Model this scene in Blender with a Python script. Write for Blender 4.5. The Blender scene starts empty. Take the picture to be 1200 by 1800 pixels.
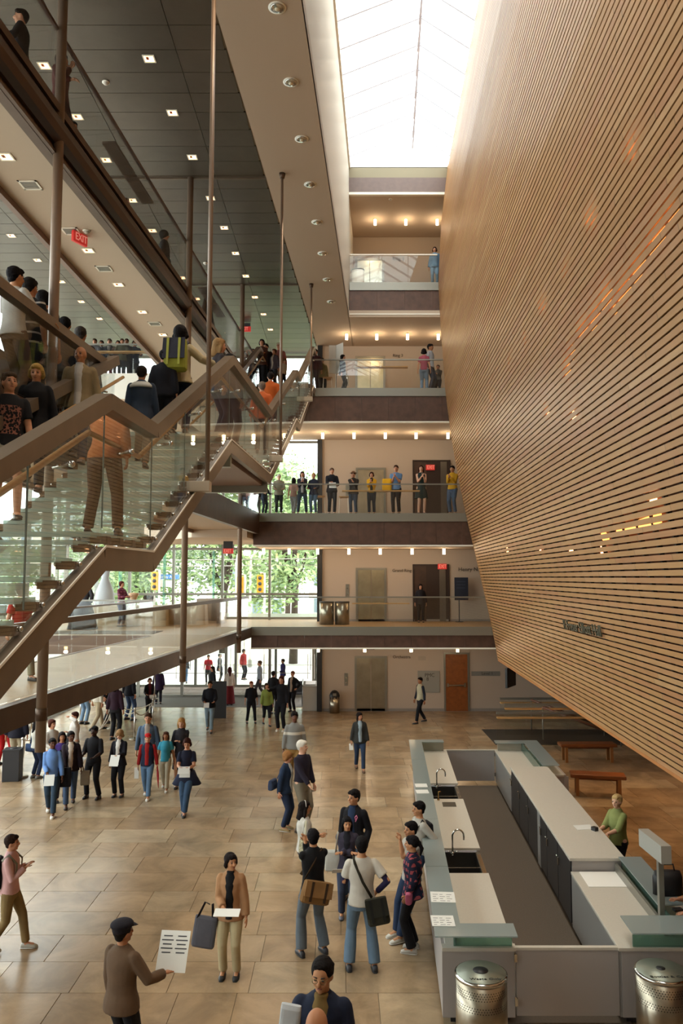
import bpy, bmesh, math, random
from mathutils import Vector, Matrix
random.seed(7)
R = math.radians
SC = bpy.context.scene
COL = SC.collection
# ------------------------------------------------------------------ camera
CZ, F, PT = 5.3, 1400.0, math.atan(115/1400.0)
cam_data = bpy.data.cameras.new('camera'); cam = bpy.data.objects.new('camera', cam_data); COL.objects.link(cam)
cam.location = (0, 0, CZ); cam.rotation_euler = (math.pi/2+PT, 0, 0)
cam_data.sensor_fit = 'HORIZONTAL'; cam_data.sensor_width = 36; cam_data.lens = 36*F/1200
cam_data.clip_start = .05; cam_data.clip_end = 400
SC.camera = cam
def ray(px, py):
    a, b = (px-600)/F, (900-py)/F
    return Vector((a, math.cos(PT)-b*math.sin(PT), math.sin(PT)+b*math.cos(PT)))
def at_z(px, py, z):
    r = ray(px, py); t = (z-CZ)/r.z; return Vector((r.x*t, r.y*t, z))
def at_d(px, py, d):
    r = ray(px, py); t = d/r.y; return Vector((r.x*t, d, CZ+r.z*t))
# ------------------------------------------------------------------ world, exposure, lights
W = bpy.data.worlds.new('World'); SC.world = W; W.use_nodes = True
wn = W.node_tree.nodes; bgn = wn['Background']
tc = wn.new('ShaderNodeTexCoord'); sx = wn.new('ShaderNodeSeparateXYZ'); cr = wn.new('ShaderNodeValToRGB')
W.node_tree.links.new(tc.outputs['Generated'], sx.inputs[0]); W.node_tree.links.new(sx.outputs['Z'], cr.inputs[0])
W.node_tree.links.new(cr.outputs[0], bgn.inputs['Color'])
cr.color_ramp.elements[0].color = (.80, .84, .86, 1); cr.color_ramp.elements[1].color = (1, .985, .95, 1)
bgn.inputs['Strength'].default_value = 7.0
SC.view_settings.view_transform = 'Standard'; SC.view_settings.look = 'None'
SC.view_settings.exposure = -0.1; SC.view_settings.gamma = 1; SC.view_settings.use_curve_mapping = False
SC.cycles.max_bounces = 10; SC.cycles.diffuse_bounces = 5; SC.cycles.transparent_max_bounces = 40
SC.cycles.sample_clamp_indirect = 6; SC.cycles.caustics_reflective = False; SC.cycles.caustics_refractive = False
def portal(loc, rot, sx_, sy_):
    l = bpy.data.lights.new('daylight_portal', 'AREA'); l.shape = 'RECTANGLE'; l.size = sx_; l.size_y = sy_
    l.cycles.is_portal = True
    o = bpy.data.objects.new('daylight_portal', l); o.location = loc; o.rotation_euler = rot; COL.objects.link(o)
portal((2.0, 15, 22.6), (0, 0, 0), 5.5, 34)
portal((-5.8, 40.2, 6), (R(-90), 0, 0), 12, 14)
portal((-11.3, 22, 7), (0, R(-90), 0), 15, 34)
def lamp(kind, name, loc, power, color, rot=(0,0,0), **kw):
    l = bpy.data.lights.new(name, kind); l.energy = power; l.color = color
    for k, v in kw.items(): setattr(l, k, v)
    o = bpy.data.objects.new(name, l); o.location = loc; o.rotation_euler = rot; COL.objects.link(o); return o
WARM = (1, .78, .52)
# ------------------------------------------------------------------ materials
def lin(c):
    if isinstance(c, str): c = tuple(int(c[i:i+2], 16)/255 for i in (0, 2, 4))
    return tuple((x/12.92 if x <= .04045 else ((x+.055)/1.055)**2.4) for x in c)+(1,)
MATS = {}
def mat(name, color='808080', rough=.6, metal=0, emit=0, bump=0, bscale=40, var=0, vscale=3, coat=0, spec=.5):
    if name in MATS: return MATS[name]
    m = bpy.data.materials.new(name); m.use_nodes = True; MATS[name] = m
    n, L = m.node_tree.nodes, m.node_tree.links; p = n['Principled BSDF']
    c = lin(color); p.inputs['Base Color'].default_value = c
    p.inputs['Roughness'].default_value = rough; p.inputs['Metallic'].default_value = metal
    p.inputs['Specular IOR Level'].default_value = spec
    if coat: p.inputs['Coat Weight'].default_value = coat; p.inputs['Coat Roughness'].default_value = .08
    if emit: p.inputs['Emission Color'].default_value = c; p.inputs['Emission Strength'].default_value = emit
    if bump or var:
        t = n.new('ShaderNodeTexCoord')
    if bump:
        z = n.new('ShaderNodeTexNoise'); z.inputs['Scale'].default_value = bscale; z.inputs['Detail'].default_value = 3
        b = n.new('ShaderNodeBump'); b.inputs['Strength'].default_value = bump; b.inputs['Distance'].default_value = .02
        L.new(t.outputs['Object'], z.inputs['Vector']); L.new(z.outputs['Fac'], b.inputs['Height']); L.new(b.outputs[0], p.inputs['Normal'])
    if var:
        z = n.new('ShaderNodeTexNoise'); z.inputs['Scale'].default_value = vscale; z.inputs['Detail'].default_value = 5
        r = n.new('ShaderNodeValToRGB'); r.color_ramp.elements[0].position = .3; r.color_ramp.elements[1].position = .7
        r.color_ramp.elements[0].color = tuple(x*(1-var) for x in c[:3])+(1,); r.color_ramp.elements[1].color = tuple(min(1, x*(1+var)) for x in c[:3])+(1,)
        L.new(t.outputs['Object'], z.inputs['Vector']); L.new(z.outputs['Fac'], r.inputs[0]); L.new(r.outputs[0], p.inputs['Base Color'])
    return m
def glass(name, tint=(.93,.97,.95), milk=0, milkc=(.6,.75,.7), ior=1.5, rough=0.0):
    if name in MATS: return MATS[name]
    m = bpy.data.materials.new(name); m.use_nodes = True; MATS[name] = m
    n, L = m.node_tree.nodes, m.node_tree.links; n.remove(n['Principled BSDF']); out = n['Material Output']
    tr = n.new('ShaderNodeBsdfTransparent'); tr.inputs[0].default_value = tint+(1,)
    gl = n.new('ShaderNodeBsdfGlossy'); gl.inputs['Roughness'].default_value = rough
    ge = n.new('ShaderNodeNewGeometry'); dt = n.new('ShaderNodeVectorMath'); dt.operation = 'DOT_PRODUCT'; L.new(ge.outputs['Normal'], dt.inputs[0]); L.new(ge.outputs['Incoming'], dt.inputs[1])
    def mth(op, a, b):
        q = n.new('ShaderNodeMath'); q.operation = op; q.use_clamp = True
        for i, v in enumerate((a, b)):
            if isinstance(v, (int, float)): q.inputs[i].default_value = v
            elif v is not None: L.new(v, q.inputs[i])
        return q.outputs[0]
    k = mth('POWER', mth('SUBTRACT', 1.0, mth('ABSOLUTE', dt.outputs['Value'], None)), 5.0)      # Schlick, the same from both sides of the pane
    fr = mth('MULTIPLY_ADD', k, .9)
    fr.node.inputs[2].default_value = .035
    mx = n.new('ShaderNodeMixShader'); L.new(fr, mx.inputs[0]); L.new(tr.outputs[0], mx.inputs[1]); L.new(gl.outputs[0], mx.inputs[2])
    last = mx
    if milk:
        df = n.new('ShaderNodeBsdfDiffuse'); df.inputs[0].default_value = milkc+(1,)
        ts = n.new('ShaderNodeBsdfTranslucent'); ts.inputs[0].default_value = milkc+(1,)
        m1 = n.new('ShaderNodeMixShader'); m1.inputs[0].default_value = .45; L.new(df.outputs[0], m1.inputs[1]); L.new(ts.outputs[0], m1.inputs[2])
        m2 = n.new('ShaderNodeMixShader'); m2.inputs[0].default_value = milk; L.new(tr.outputs[0], m2.inputs[1]); L.new(m1.outputs[0], m2.inputs[2])
        L.new(m2.outputs[0], mx.inputs[1])
    L.new(last.outputs[0], out.inputs[0]); return m
GL = glass('rail_glass', (.975,.987,.978)); GW = glass('window_glass', (.95,.98,.97))
GT = glass('tread_glass', (.80,.92,.88), .62, (.60,.68,.62)); GF = glass('frosted_counter_glass', (.78,.86,.85), .82, (.44,.50,.49), rough=.12)
GG = glass('green_riser_glass', (.5,.68,.6), .35, (.2,.32,.27))
def cells(name, c1, c2, c3, rough, coat=0, veins=0, spec=.5, vs=1.2, rvar=0):
    """stone or board colour that differs from piece to piece (object random + island random)"""
    m = mat(name, c1, rough, coat=coat, spec=spec); n, L = m.node_tree.nodes, m.node_tree.links; p = n['Principled BSDF']
    oi = n.new('ShaderNodeObjectInfo'); ge = n.new('ShaderNodeNewGeometry'); ad = n.new('ShaderNodeMath'); ad.operation = 'ADD'
    fr = n.new('ShaderNodeMath'); fr.operation = 'FRACT'
    L.new(oi.outputs['Random'], ad.inputs[0]); L.new(ge.outputs['Random Per Island'], ad.inputs[1]); L.new(ad.outputs[0], fr.inputs[0])
    rp = n.new('ShaderNodeValToRGB'); e = rp.color_ramp.elements; e[0].color = lin(c1); e[1].color = lin(c3); k = e.new(.5); k.color = lin(c2)
    L.new(fr.outputs[0], rp.inputs[0])
    z = n.new('ShaderNodeTexNoise'); z.inputs['Scale'].default_value = vs; z.inputs['Detail'].default_value = 8; z.inputs['Roughness'].default_value = .65
    z.inputs['Distortion'].default_value = .6
    L.new(ge.outputs['Position'], z.inputs['Vector'])
    mp = n.new('ShaderNodeMapRange'); mp.inputs[1].default_value = .35; mp.inputs[2].default_value = .65; mp.inputs[3].default_value = 1-veins; mp.inputs[4].default_value = 1+veins*.3
    L.new(z.outputs['Fac'], mp.inputs[0])
    mu = n.new('ShaderNodeMix'); mu.data_type = 'RGBA'; mu.blend_type = 'MULTIPLY'; mu.inputs[0].default_value = 1
    L.new(rp.outputs[0], mu.inputs[6]); cb = n.new('ShaderNodeCombineColor')
    for i in range(3): L.new(mp.outputs[0], cb.inputs[i])
    L.new(cb.outputs[0], mu.inputs[7]); L.new(mu.outputs[2], p.inputs['Base Color'])
    return m
M_FLOOR = cells('limestone_tile', 'a68b6b', '967c5e', 'b09a7c', .27, veins=.34, vs=1.3)
M_GROUT = mat('grout', '83735e', .8)
M_CREAM = mat('cream_plaster', 'c0ad99', .85, bump=.03, bscale=30)
M_WALL = mat('plaster_wall', 'b5a595', .8, bump=.03, bscale=30)
M_WHITE = mat('white_plaster', 'ded6c8', .8)
M_TRIMW = mat('white_trim', 'efe9dc', .6)
M_FASC = mat('dark_bronze_panel', '573f34', .45, metal=.3, var=.25, vscale=4)
M_BEAM = mat('bronze_steel', '5b4638', .42, metal=.5, var=.15, vscale=3)
M_STEEL = mat('grey_steel', '8d8a80', .35, metal=.6)
M_RAIL = mat('bronze_rail', '7a6a5a', .38, metal=.55, var=.1)
M_COLM = mat('column_paint', '86705f', .4, metal=.2)
M_CHROME = mat('chrome', 'c9c6c0', .15, metal=1)
M_BRUSH = mat('brushed_steel', 'a69c8a', .28, metal=.95, var=.15, vscale=6)
M_CEIL = cells('ceiling_metal_panel', '544a40', '5a4f44', '4e453b', .36, veins=.12, vs=2); M_CEIL.node_tree.nodes['Principled BSDF'].inputs['Metallic'].default_value = .3
M_BLACK = mat('black_paint', '191718', .5); M_DARK = mat('dark_grey', '2c2b2e', .55)
M_OAKF = mat('pale_floor_boards', 'a5835a', .42, var=.08, vscale=2)
M_LEDGE = mat('oak_ledge', 'b58a54', .4, var=.12, vscale=5)
M_CARPET = mat('grey_carpet', '665b50', .95, bump=.3, bscale=200, var=.12, vscale=60)
M_MAT = mat('door_mat', '77736d', .9, bump=.3, bscale=150)
M_LAMP = mat('lamp_glow', 'ffd9a0', .5, emit=14); M_LAMP2 = mat('square_lamp_glow', 'ffbc80', .5, emit=6)
M_EXIT = mat('exit_red', 'b82e28', .5, emit=.6); M_PAPER = mat('paper', 'd9d8d2', .7)
M_QUARTZ = mat('white_worktop', 'c4bdb0', .4, var=.03, vscale=30); M_LAM = mat('grey_laminate', 'a39c98', .45)
M_LAMI = mat('grey_metal_laminate', '9b9a98', .35, metal=.3)
M_CAB = mat('charcoal_cabinet', '2b2a2c', .4, var=.1, vscale=20)
M_INK = mat('ink', '4a4a4e', .8)
# ------------------------------------------------------------------ mesh helpers
class MB:
    def __init__(s): s.v = []; s.f = []
    def add(s, vs, fs):
        b = len(s.v); s.v += [tuple(v) for v in vs]; s.f += [tuple(i+b for i in f) for f in fs]; return s
    def hexa(s, c):     # 8 corners: bottom 4 ccw, top 4 ccw
        return s.add(c, [(0,3,2,1),(4,5,6,7),(0,1,5,4),(1,2,6,5),(2,3,7,6),(3,0,4,7)])
    def box(s, x0, x1, y0, y1, z0, z1):
        return s.hexa([(x0,y0,z0),(x1,y0,z0),(x1,y1,z0),(x0,y1,z0),(x0,y0,z1),(x1,y0,z1),(x1,y1,z1),(x0,y1,z1)])
    def cbox(s, c, sx, sy, sz): return s.box(c[0]-sx/2, c[0]+sx/2, c[1]-sy/2, c[1]+sy/2, c[2]-sz/2, c[2]+sz/2)
    def prism(s, pts, z0, z1):
        n = len(pts); vs = [(p[0],p[1],z0) for p in pts]+[(p[0],p[1],z1) for p in pts]
        return s.add(vs, [tuple(reversed(range(n))), tuple(range(n,2*n))]+[(i,(i+1)%n,(i+1)%n+n,i+n) for i in range(n)])
    def beam(s, a, b, w, h, up=(0,0,1)):      # bar from a to b, w wide across, h high
        a, b = Vector(a), Vector(b); d = (b-a).normalized(); u = Vector(up)
        sd = d.cross(u)
        if sd.length < 1e-4: sd = d.cross(Vector((0,1,0)))
        sd.normalize(); u = sd.cross(d).normalized(); sd *= w/2; u *= h/2
        return s.hexa([a-sd-u, a+sd-u, b+sd-u, b-sd-u, a-sd+u, a+sd+u, b+sd+u, b-sd+u])
    def tube(s, pts, r, n=10, cap=True):
        pts = [Vector(p) for p in pts]; rs = r if isinstance(r, (list, tuple)) else [r]*len(pts)
        b = len(s.v); m = len(pts); ref = None
        for i, p in enumerate(pts):
            d = (pts[min(i+1,m-1)]-pts[max(i-1,0)]).normalized()
            if ref is None: ref = d.orthogonal().normalized()
            ref = (ref-d*ref.dot(d)).normalized(); o = d.cross(ref); rr = rs[i]
            ra, rb = rr if isinstance(rr, tuple) else (rr, rr)
            for k in range(n):
                t = 2*math.pi*k/n; q = p+ref*(ra*math.cos(t))+o*(rb*math.sin(t)); s.v.append(tuple(q))
        for i in range(m-1):
            for k in range(n): s.f.append((b+i*n+k, b+i*n+(k+1)%n, b+(i+1)*n+(k+1)%n, b+(i+1)*n+k))
        if cap: s.f.append(tuple(b+k for k in reversed(range(n)))); s.f.append(tuple(b+(m-1)*n+k for k in range(n)))
        return s
    def cyl(s, c, r, z0, z1, n=20, r1=None):
        return s.tube([(c[0],c[1],z0),(c[0],c[1],z1)], [r, r if r1 is None else r1], n)
    def ball(s, c, r, M=None, nu=10, nv=7):
        rx, ry, rz = r if isinstance(r, (tuple, list)) else (r, r, r); c = Vector(c); b = len(s.v)
        def T(v):
            v = Vector(v); v = (M @ v) if M else v; s.v.append(tuple(c+v))
        T((0,0,-rz))
        for j in range(1, nv):
            a = -math.pi/2+math.pi*j/nv
            for i in range(nu):
                t = 2*math.pi*i/nu; T((rx*math.cos(a)*math.cos(t), ry*math.cos(a)*math.sin(t), rz*math.sin(a)))
        T((0,0,rz)); e = len(s.v)-1
        for i in range(nu): s.f.append((b, b+1+(i+1)%nu, b+1+i))
        for j in range(nv-2):
            for i in range(nu):
                p = b+1+j*nu; s.f.append((p+i, p+(i+1)%nu, p+nu+(i+1)%nu, p+nu+i))
        p = b+1+(nv-2)*nu
        for i in range(nu): s.f.append((p+i, p+(i+1)%nu, e))
        return s
    def rings(s, rr, n=16):    # closed loft of explicit rings [(center, ax_x vec, ax_y vec)]
        b = len(s.v); m = len(rr)
        for c, ax, ay in rr:
            for k in range(n):
                t = 2*math.pi*k/n; s.v.append(tuple(Vector(c)+Vector(ax)*math.cos(t)+Vector(ay)*math.sin(t)))
        for i in range(m-1):
            for k in range(n): s.f.append((b+i*n+k, b+i*n+(k+1)%n, b+(i+1)*n+(k+1)%n, b+(i+1)*n+k))
        s.f.append(tuple(b+k for k in reversed(range(n)))); s.f.append(tuple(b+(m-1)*n+k for k in range(n))); return s
    def mesh(s, name, m, smooth=False):
        me = bpy.data.meshes.new(name); me.from_pydata(s.v, [], s.f)
        for q in (m if isinstance(m, (list, tuple)) else [m]): me.materials.append(q)
        if smooth: me.polygons.foreach_set('use_smooth', [True]*len(me.polygons))
        me.update(); return me
    def obj(s, name, m, parent=None, smooth=False, bevel=0):
        o = bpy.data.objects.new(name, s.mesh(name, m, smooth)); COL.objects.link(o)
        if parent: o.parent = parent
        if bevel:
            b = o.modifiers.new('bevel', 'BEVEL'); b.width = bevel; b.segments = 2; b.limit_method = 'ANGLE'
        return o
def tag(o, label, cat, group=None, kind=None):
    if label: o['label'] = label
    if cat: o['category'] = cat
    if group: o['group'] = group
    if kind: o['kind'] = kind
    return o
def thing(name, label, cat, loc=(0,0,0), rz=0, group=None):
    o = bpy.data.objects.new(name, None); o.empty_display_size = .1; o.location = loc; o.rotation_euler = (0,0,rz); COL.objects.link(o)
    return tag(o, label, cat, group)
def struct(o): o['kind'] = 'structure'; return o
def inst(src, name, loc, parent=None, rz=0, scale=None):
    o = bpy.data.objects.new(name, src.data); o.location = loc; o.rotation_euler = (0,0,rz)
    if scale: o.scale = scale
    COL.objects.link(o)
    if parent: o.parent = parent
    return o
def copy_tree(o, parent=None):
    c = o.copy(); COL.objects.link(c); c.parent = parent
    for ch in list(o.children): copy_tree(ch, c)
    return c
TEXTS = []
def text(s, size, M, m, parent=None, name='lettering', ext=.004, align='LEFT', sx=1):
    cu = bpy.data.curves.new(name, 'FONT'); cu.body = s; cu.size = size; cu.extrude = ext; cu.align_x = align; cu.align_y = 'CENTER'; cu.resolution_u = 2
    cu.materials.append(m); o = bpy.data.objects.new(name, cu); o.matrix_world = M @ Matrix.Diagonal((sx,1,1,1)); COL.objects.link(o)
    TEXTS.append((o, parent)); return o
def face_cam(loc): return Matrix.Translation(loc) @ Matrix.Rotation(math.pi/2, 4, 'X')
ORD = ['nearest','second','third','fourth','fifth','sixth','seventh','eighth','ninth','tenth','eleventh','twelfth','thirteenth','fourteenth','fifteenth','sixteenth','seventeenth','eighteenth','nineteenth']
def lerp(a, b, t): return a+(b-a)*t
# ------------------------------------------------------------------ plan lines (x as a function of distance d = y)
SK = .0571
def xg(d): return -4.2+.0595*(d-11.1)        # inner edge of galleries 2 and 3
def xg2(d): return xg(d)+.2                   # inner edge of gallery 2
def xg1(d): return -4.6+.08*(d-11.1)         # inner edge of gallery 1
def xo1(d): return -6.47+.087*(d-16.45)
def xo3(d): return -5.45+.02*(d-13)
def xl(d): return -2.09+SK*(d-13.2)          # panel ceiling / soffit joint
def xr(d): return -.64+SK*(d-12.5)           # soffit / shaft edge
L1, L2, L3, L4, ZS, ZT = 3.53, 7.58, 12.15, 16.1, 14.86, 20.5
DB, DW, DF = 28.5, 32.2, 33.6                # bridge fronts, back wall, facade
GP = [(2.4,5.53),(3.5,5.35),(5.5,4.92),(7.6,4.45),(9.3,4.13),(10.9,3.9),(12,3.78),(14.9,3.6),(16.1,3.56),(18.3,3.68),(20.6,3.96)]
def gx(z):
    for (a, b), (c, d) in zip(GP, GP[1:]):
        if z <= c: return lerp(b, d, (z-a)/(c-a))
    return GP[-1][1]
def XW(d, z): return gx(z)+.038*(d-28.5)
# ================================================================== SETTING
XL, XR = -11.0, 10.5
# ground floor: tiles picked apart near the camera, the rest as one field
fl = struct(MB().box(XL, XR, -4, 36.0, -.3, -.012).obj('floor', M_GROUT)); fl['label'] = 'polished beige limestone tile floor'; fl['category'] = 'floor'
unit = MB().hexa([(0,0,0),(1,0,0),(1,1,0),(0,1,0),(.002,.002,1),(.998,.002,1),(.998,.998,1),(.002,.998,1)])
um = unit.mesh('floor_tile', M_FLOOR)
tiles = []; y = 9.0; row = 0; rnd = random.Random(3)
while y < 35.9:
    h = .83; x = XL+rnd.random()*1.2-1.2
    while x < XR:
        w = rnd.choice([.75,.9,1.05,1.25,1.5]); x1 = min(x+w, XR); x0 = max(x, XL)
        if x1-x0 > .1:
            ya, yb = y, min(y+h, 36.0)
            c = Vector(((x0+x1)/2, (ya+yb)/2)); px = 600+F*c.x/c.y
            tiles.append((not (-60 < px < 1260), c.y, x0+SK*0, x1, ya, yb))
        x += w
    y += h; row += 1
tiles.sort(key=lambda t: (t[0], t[1]))
far = MB()
for i, (_, _, x0, x1, ya, yb) in enumerate(tiles):
    if i < 296:
        t = bpy.data.objects.new('floor_tile', um); t.location = (x0+.003, ya+.003, -.012); t.scale = (x1-x0-.006, yb-ya-.006, .012); COL.objects.link(t); t.parent = fl
    else: far.box(x0+.004, x1-.004, ya+.004, yb-.004, -.012, 0)
ft = far.obj('floor_tile_field', M_FLOOR, fl); ft['kind'] = 'stuff'
nb = MB()
y = -4
while y < 9: nb.box(XL, XR, y, min(9, y+.83)-.006, -.012, 0); y += .83
nb.obj('floor_tile_near_field', M_FLOOR, fl)['kind'] = 'stuff'
tag(MB().box(-9.6, -.95, 33.2, 36.0, 0, .012).obj('entrance_mat', M_MAT), 'long grey entrance mat inside the glass doors', 'mat')
# walls
w = MB(); w.box(-.8, 12, DW, DW+.3, 0, 20.6); w.box(-.86, -.8, DW, DW+.3, 0, 12)
wall_back = struct(w.obj('wall_back', M_WALL))
struct(MB().box(-.98, -.78, DW-.12, DW+.3, 0, ZS).obj('trim_1', M_BLACK))
for k, (z0, z1) in enumerate([(0,.11),(L1,L1+.1),(L2,L2+.1),(L3,L3+.1)]):
    struct(MB().box(-.78, 8, DW-.02, DW, z0, z1).obj('baseboard_back', mat('grey_base','8d857e',.5)))
struct(MB().box(XR, XR+.3, -4, 36, 0, 20.6).obj('wall_right', mat('far_wall_paint', '8a6a52', .8)))
struct(MB().box(XL-.3, XR+.3, -4.3, -4, 0, 21).obj('wall_front', M_WALL))
# left curtain wall and far curtain wall
lw = MB()
for i in range(11): lw.box(XL-.12, XL+.05, -4+i*4.0, -3.93+i*4.0, 0, ZS)
for z in (.02, 3.1, 6.6, 11.0, 14.7): lw.box(XL-.12, XL+.05, -4, 36, z, z+.12)
wl = struct(lw.obj('wall_left', M_STEEL))
for i in range(10):
    MB().box(XL-.05, XL-.03, -3.93+i*4, i*4, .14, 14.7).obj('window_pane', GW, wl)
fw = MB(); MXS = [at_d(p, 1000, DF).x for p in (100, 154, 228, 305, 391, 474, 560)]
for x in MXS: fw.box(x-.05, x+.05, DF-.05, DF+.12, L1, ZS)
for z in (L1+.02, L1+1.02, 6.45, L2, 11.0, L3, 14.7): fw.box(XL, -.86, DF-.03, DF+.08, z, z+.1)
wf = struct(fw.obj('wall_far', M_STEEL))
for a, b in zip([XL]+MXS, MXS+[-.86]):
    for z0, z1 in ((L1+1.1, 6.45), (L1+.1, L1+1.02), (L2+.1, 11.0), (L3+.1, 14.7)):
        if b-a > .2: MB().box(a+.05, b-.05, DF+.02, DF+.035, z0, z1).obj('window_pane', GW, wf)
for x in MXS[2:5]:
    MB().box(x-.35, x-.31, DF-.4, DF-.05, L1, 6.4).obj('glass_fin', glass('fin_glass', (.62,.85,.78), .25, (.3,.55,.5)), wf)
# entrance doors (two glass lines of a vestibule)
def doorline(y, name, leaf_ws):
    m = MB(); top = 2.85
    m.box(XL, -.9, y-.06, y+.06, top, top+.6); x = XL
    for wv in leaf_ws: m.box(x-.06, x+.06, y-.07, y+.07, 0, top); x += wv
    m.box(-1.02, -.9, y-.07, y+.07, 0, top); m.box(XL, -.9, y-.03, y+.03, 0, .1)
    o = struct(m.obj(name, M_STEEL)); x = XL
    for wv in leaf_ws:
        if x+wv > -.95: wv = -.95-x
        if wv < .2: break
        pn = MB().box(x+.07, x+wv-.07, y-.01, y+.01, .1, top).obj('glass_leaf', GW, o)
        MB().tube([(x+wv-.25,y-.09,.8),(x+wv-.25,y-.09,1.9)], .018, 8).tube([(x+.12,y-.06,1.05),(x+wv-.12,y-.06,1.05)], .014, 6).obj('push_bar', M_CHROME, pn)
        x += wv
    return o
doorline(36.0, 'door_1', [1.95]*6); doorline(39.3, 'door_2', [1.95]*6)
struct(MB().box(XL, -.8, 36.0, 39.5, 3.3, 3.53).box(-.95, -.8, 36.0, 39.5, 0, 3.3).box(XL-.2, XL, 36, 39.5, 0, 3.3).obj('vestibule_shell', M_STEEL))
vf = struct(MB().box(XL, -.8, 36.0, 39.6, -.3, -.01).obj('vestibule_floor', mat('vestibule_paving', '8c7468', .7)))
for i in range(8):
    for j in range(3): MB().box(XL+.03+i*1.28, XL+1.25+i*1.28, 36.1+j*1.13, 37.15+j*1.13, -.01, .0).obj('paving_slab', mat('vestibule_paving', '8c7468', .7), vf)
# ------------------------------------------------------------------ ceilings
ce = struct(MB().prism([(XL-.3,-4.3),(xl(-4.3),-4.3),(xl(34),34),(XL-.3,34)], ZS+.03, ZS+.3).obj('ceiling', M_GROUT))
cb = None; y = 7.9
pm = MB().hexa([(0,0,0),(1,0,0),(1,1,0),(0,1,0),(0,0,1),(1,0,1),(1,1,1),(0,1,1)]).mesh('ceiling_panel', M_CEIL)
cnt = 0
while y < 33.4:
    x = -10.8
    for k in range(5):
        wv = 1.95; x0 = x; x1 = min(x+wv, xl(y)-.02); x += wv
        if x1-x0 < .15: break
        o = bpy.data.objects.new('ceiling_panel', pm); o.location = (x0, y, ZS); o.scale = (x1-x0-.014, .636, .03); COL.objects.link(o); o.parent = ce; cnt += 1
    y += .65
nc = MB(); nc.prism([(XL,-4),(xl(-4),-4),(xl(7.9),7.9),(XL,7.9)], ZS, ZS+.02); nc.obj('near_panel_field', M_CEIL, ce)
zs = ZS-.05
sf = struct(MB().prism([(xl(-4.3),-4.3),(xr(-4.3),-4.3),(xr(DB),DB),(8,DB),(8,DW),(xl(DW),DW)], zs, zs+.25).obj('soffit', M_CREAM))
# skylight shaft
struct(MB().prism([(xr(-4.3),-4.3),(xr(-4.3)-.02+.0,-4.29),(xr(DW)-.02,DW),(xr(DW)+.0,DW)], zs, ZT).prism([(xr(-4.3)-.3,-4.3),(xr(-4.3),-4.3),(xr(DW),DW),(xr(DW)-.3,DW)], zs+.002, ZT).obj('shaft_wall_left', M_WHITE))
xe = lambda d: XW(d, 20.5)+.1
struct(MB().prism([(xr(DB),DB),(xe(DB)+4,DB),(xe(DB)+4,DW+.3),(xr(DB),DW+.3)], 20.12, ZT+.02).obj('shaft_lintel', mat('lintel_shaded_cream','8f8670',.85)))  # cream darkened in its colour to paint the shade on the lintel
struct(MB().prism([(xe(-4),-4.3),(XR+.3,-4.3),(XR+.3,36),(xe(DB),36),(xe(DB),DB)], ZT, ZT+.2).obj('roof_right', M_WHITE))
# skylight: gabled, mullions and panes
sk = struct(MB().beam((xr(-4),-4,ZT+.06),(xr(DB),DB,ZT+.06),.12,.14).beam((xe(-4),-4,ZT+.06),(xe(DB),DB,ZT+.06),.12,.14).obj('window_1', M_TRIMW))
zr = 21.6
def xm(d): return xr(d)+2.42
rm = mat('skylight_mullion', 'dcdcea', .4)
MB().beam((xm(-4),-4,zr),(xm(DB),DB,zr),.03,.05).obj('ridge_bar', rm, sk)
d = -4.0
while d < DB-.2:
    a, b, c = (xr(d),d,ZT+.1), (xm(d),d,zr), (xe(d),d,ZT+.1)
    MB().beam(a, b, .05, .09).beam(b, c, .05, .09).obj('rafter_bar', rm, sk)
    MB().beam((xm(d),d,zr),(xm(d)-.02,d+.9,zr-.45),.05,.05).obj('strut', rm, sk)
    e = min(d+1.18, DB)
    for p, q in ((xr, xm), (xm, xe)):
        zp, zq = (ZT+.1, zr) if p is xr else (zr, ZT+.1)
        MB().add([(p(d),d+.03,zp),(q(d),d+.03,zq),(q(e),e-.03,zq),(p(e),e-.03,zp),(p(d),d+.03,zp+.02),(q(d),d+.03,zq+.02),(q(e),e-.03,zq+.02),(p(e),e-.03,zp+.02)],
                 [(0,1,2,3),(7,6,5,4),(0,4,5,1),(1,5,6,2),(2,6,7,3),(3,7,4,0)]).obj('window_pane', GW, sk)
    d += 1.18
struct(MB().add([(xr(DB),DB,ZT),(xe(DB),DB,ZT),(xm(DB),DB,zr),(xr(DB),DB+.1,ZT),(xe(DB),DB+.1,ZT),(xm(DB),DB+.1,zr)], [(0,1,2),(5,4,3),(0,3,4,1),(1,4,5,2),(2,5,3,0)]).obj('gable_end', M_WHITE))
# ------------------------------------------------------------------ bridges at the far end
def bridge(name, z, zb, x0, xe_, zc, px_lamps, py_l, grey=.28):
    m = struct(MB().box(x0, xe_, DB+.14, DW, z-.3, z-.001).obj(name, M_CREAM))
    g = MB().box(x0, xe_, DB, DB+.16, z-grey, z+.02).obj('edge_beam', M_STEEL, m)
    n = max(1, int((xe_-x0)/.9)); wv = (xe_-x0)/n
    for i in range(n):
        MB().box(x0+i*wv+.002, x0+(i+1)*wv-.002, DB+.04, DB+.1, zb+.04, z-grey-.003).obj('fascia_panel', M_FASC, m)
    MB().box(x0, xe_, DB-.02, DB+.14, zb-.01, zb+.04).obj('white_trim', M_TRIMW, m)
    MB().box(x0, xe_, DB+.14, DW, zb, zb+.12).obj('bridge_ceiling', M_CREAM, m)
    MB().box(x0, xe_, DB+.16, DW, z-.001, z+.012).obj('bridge_deck', M_OAKF, m)
    return m
bridge('bridge_floor_one', L1, 2.78, xg1(DB), 7.2, 0, [], 0)
bridge('bridge_floor_two', L2, 6.42, xg(DB), 6.2, 0, [], 0)
bridge('bridge_floor_three', L3, 10.9, xg(DB), 5.6, 0, [], 0)
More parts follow.
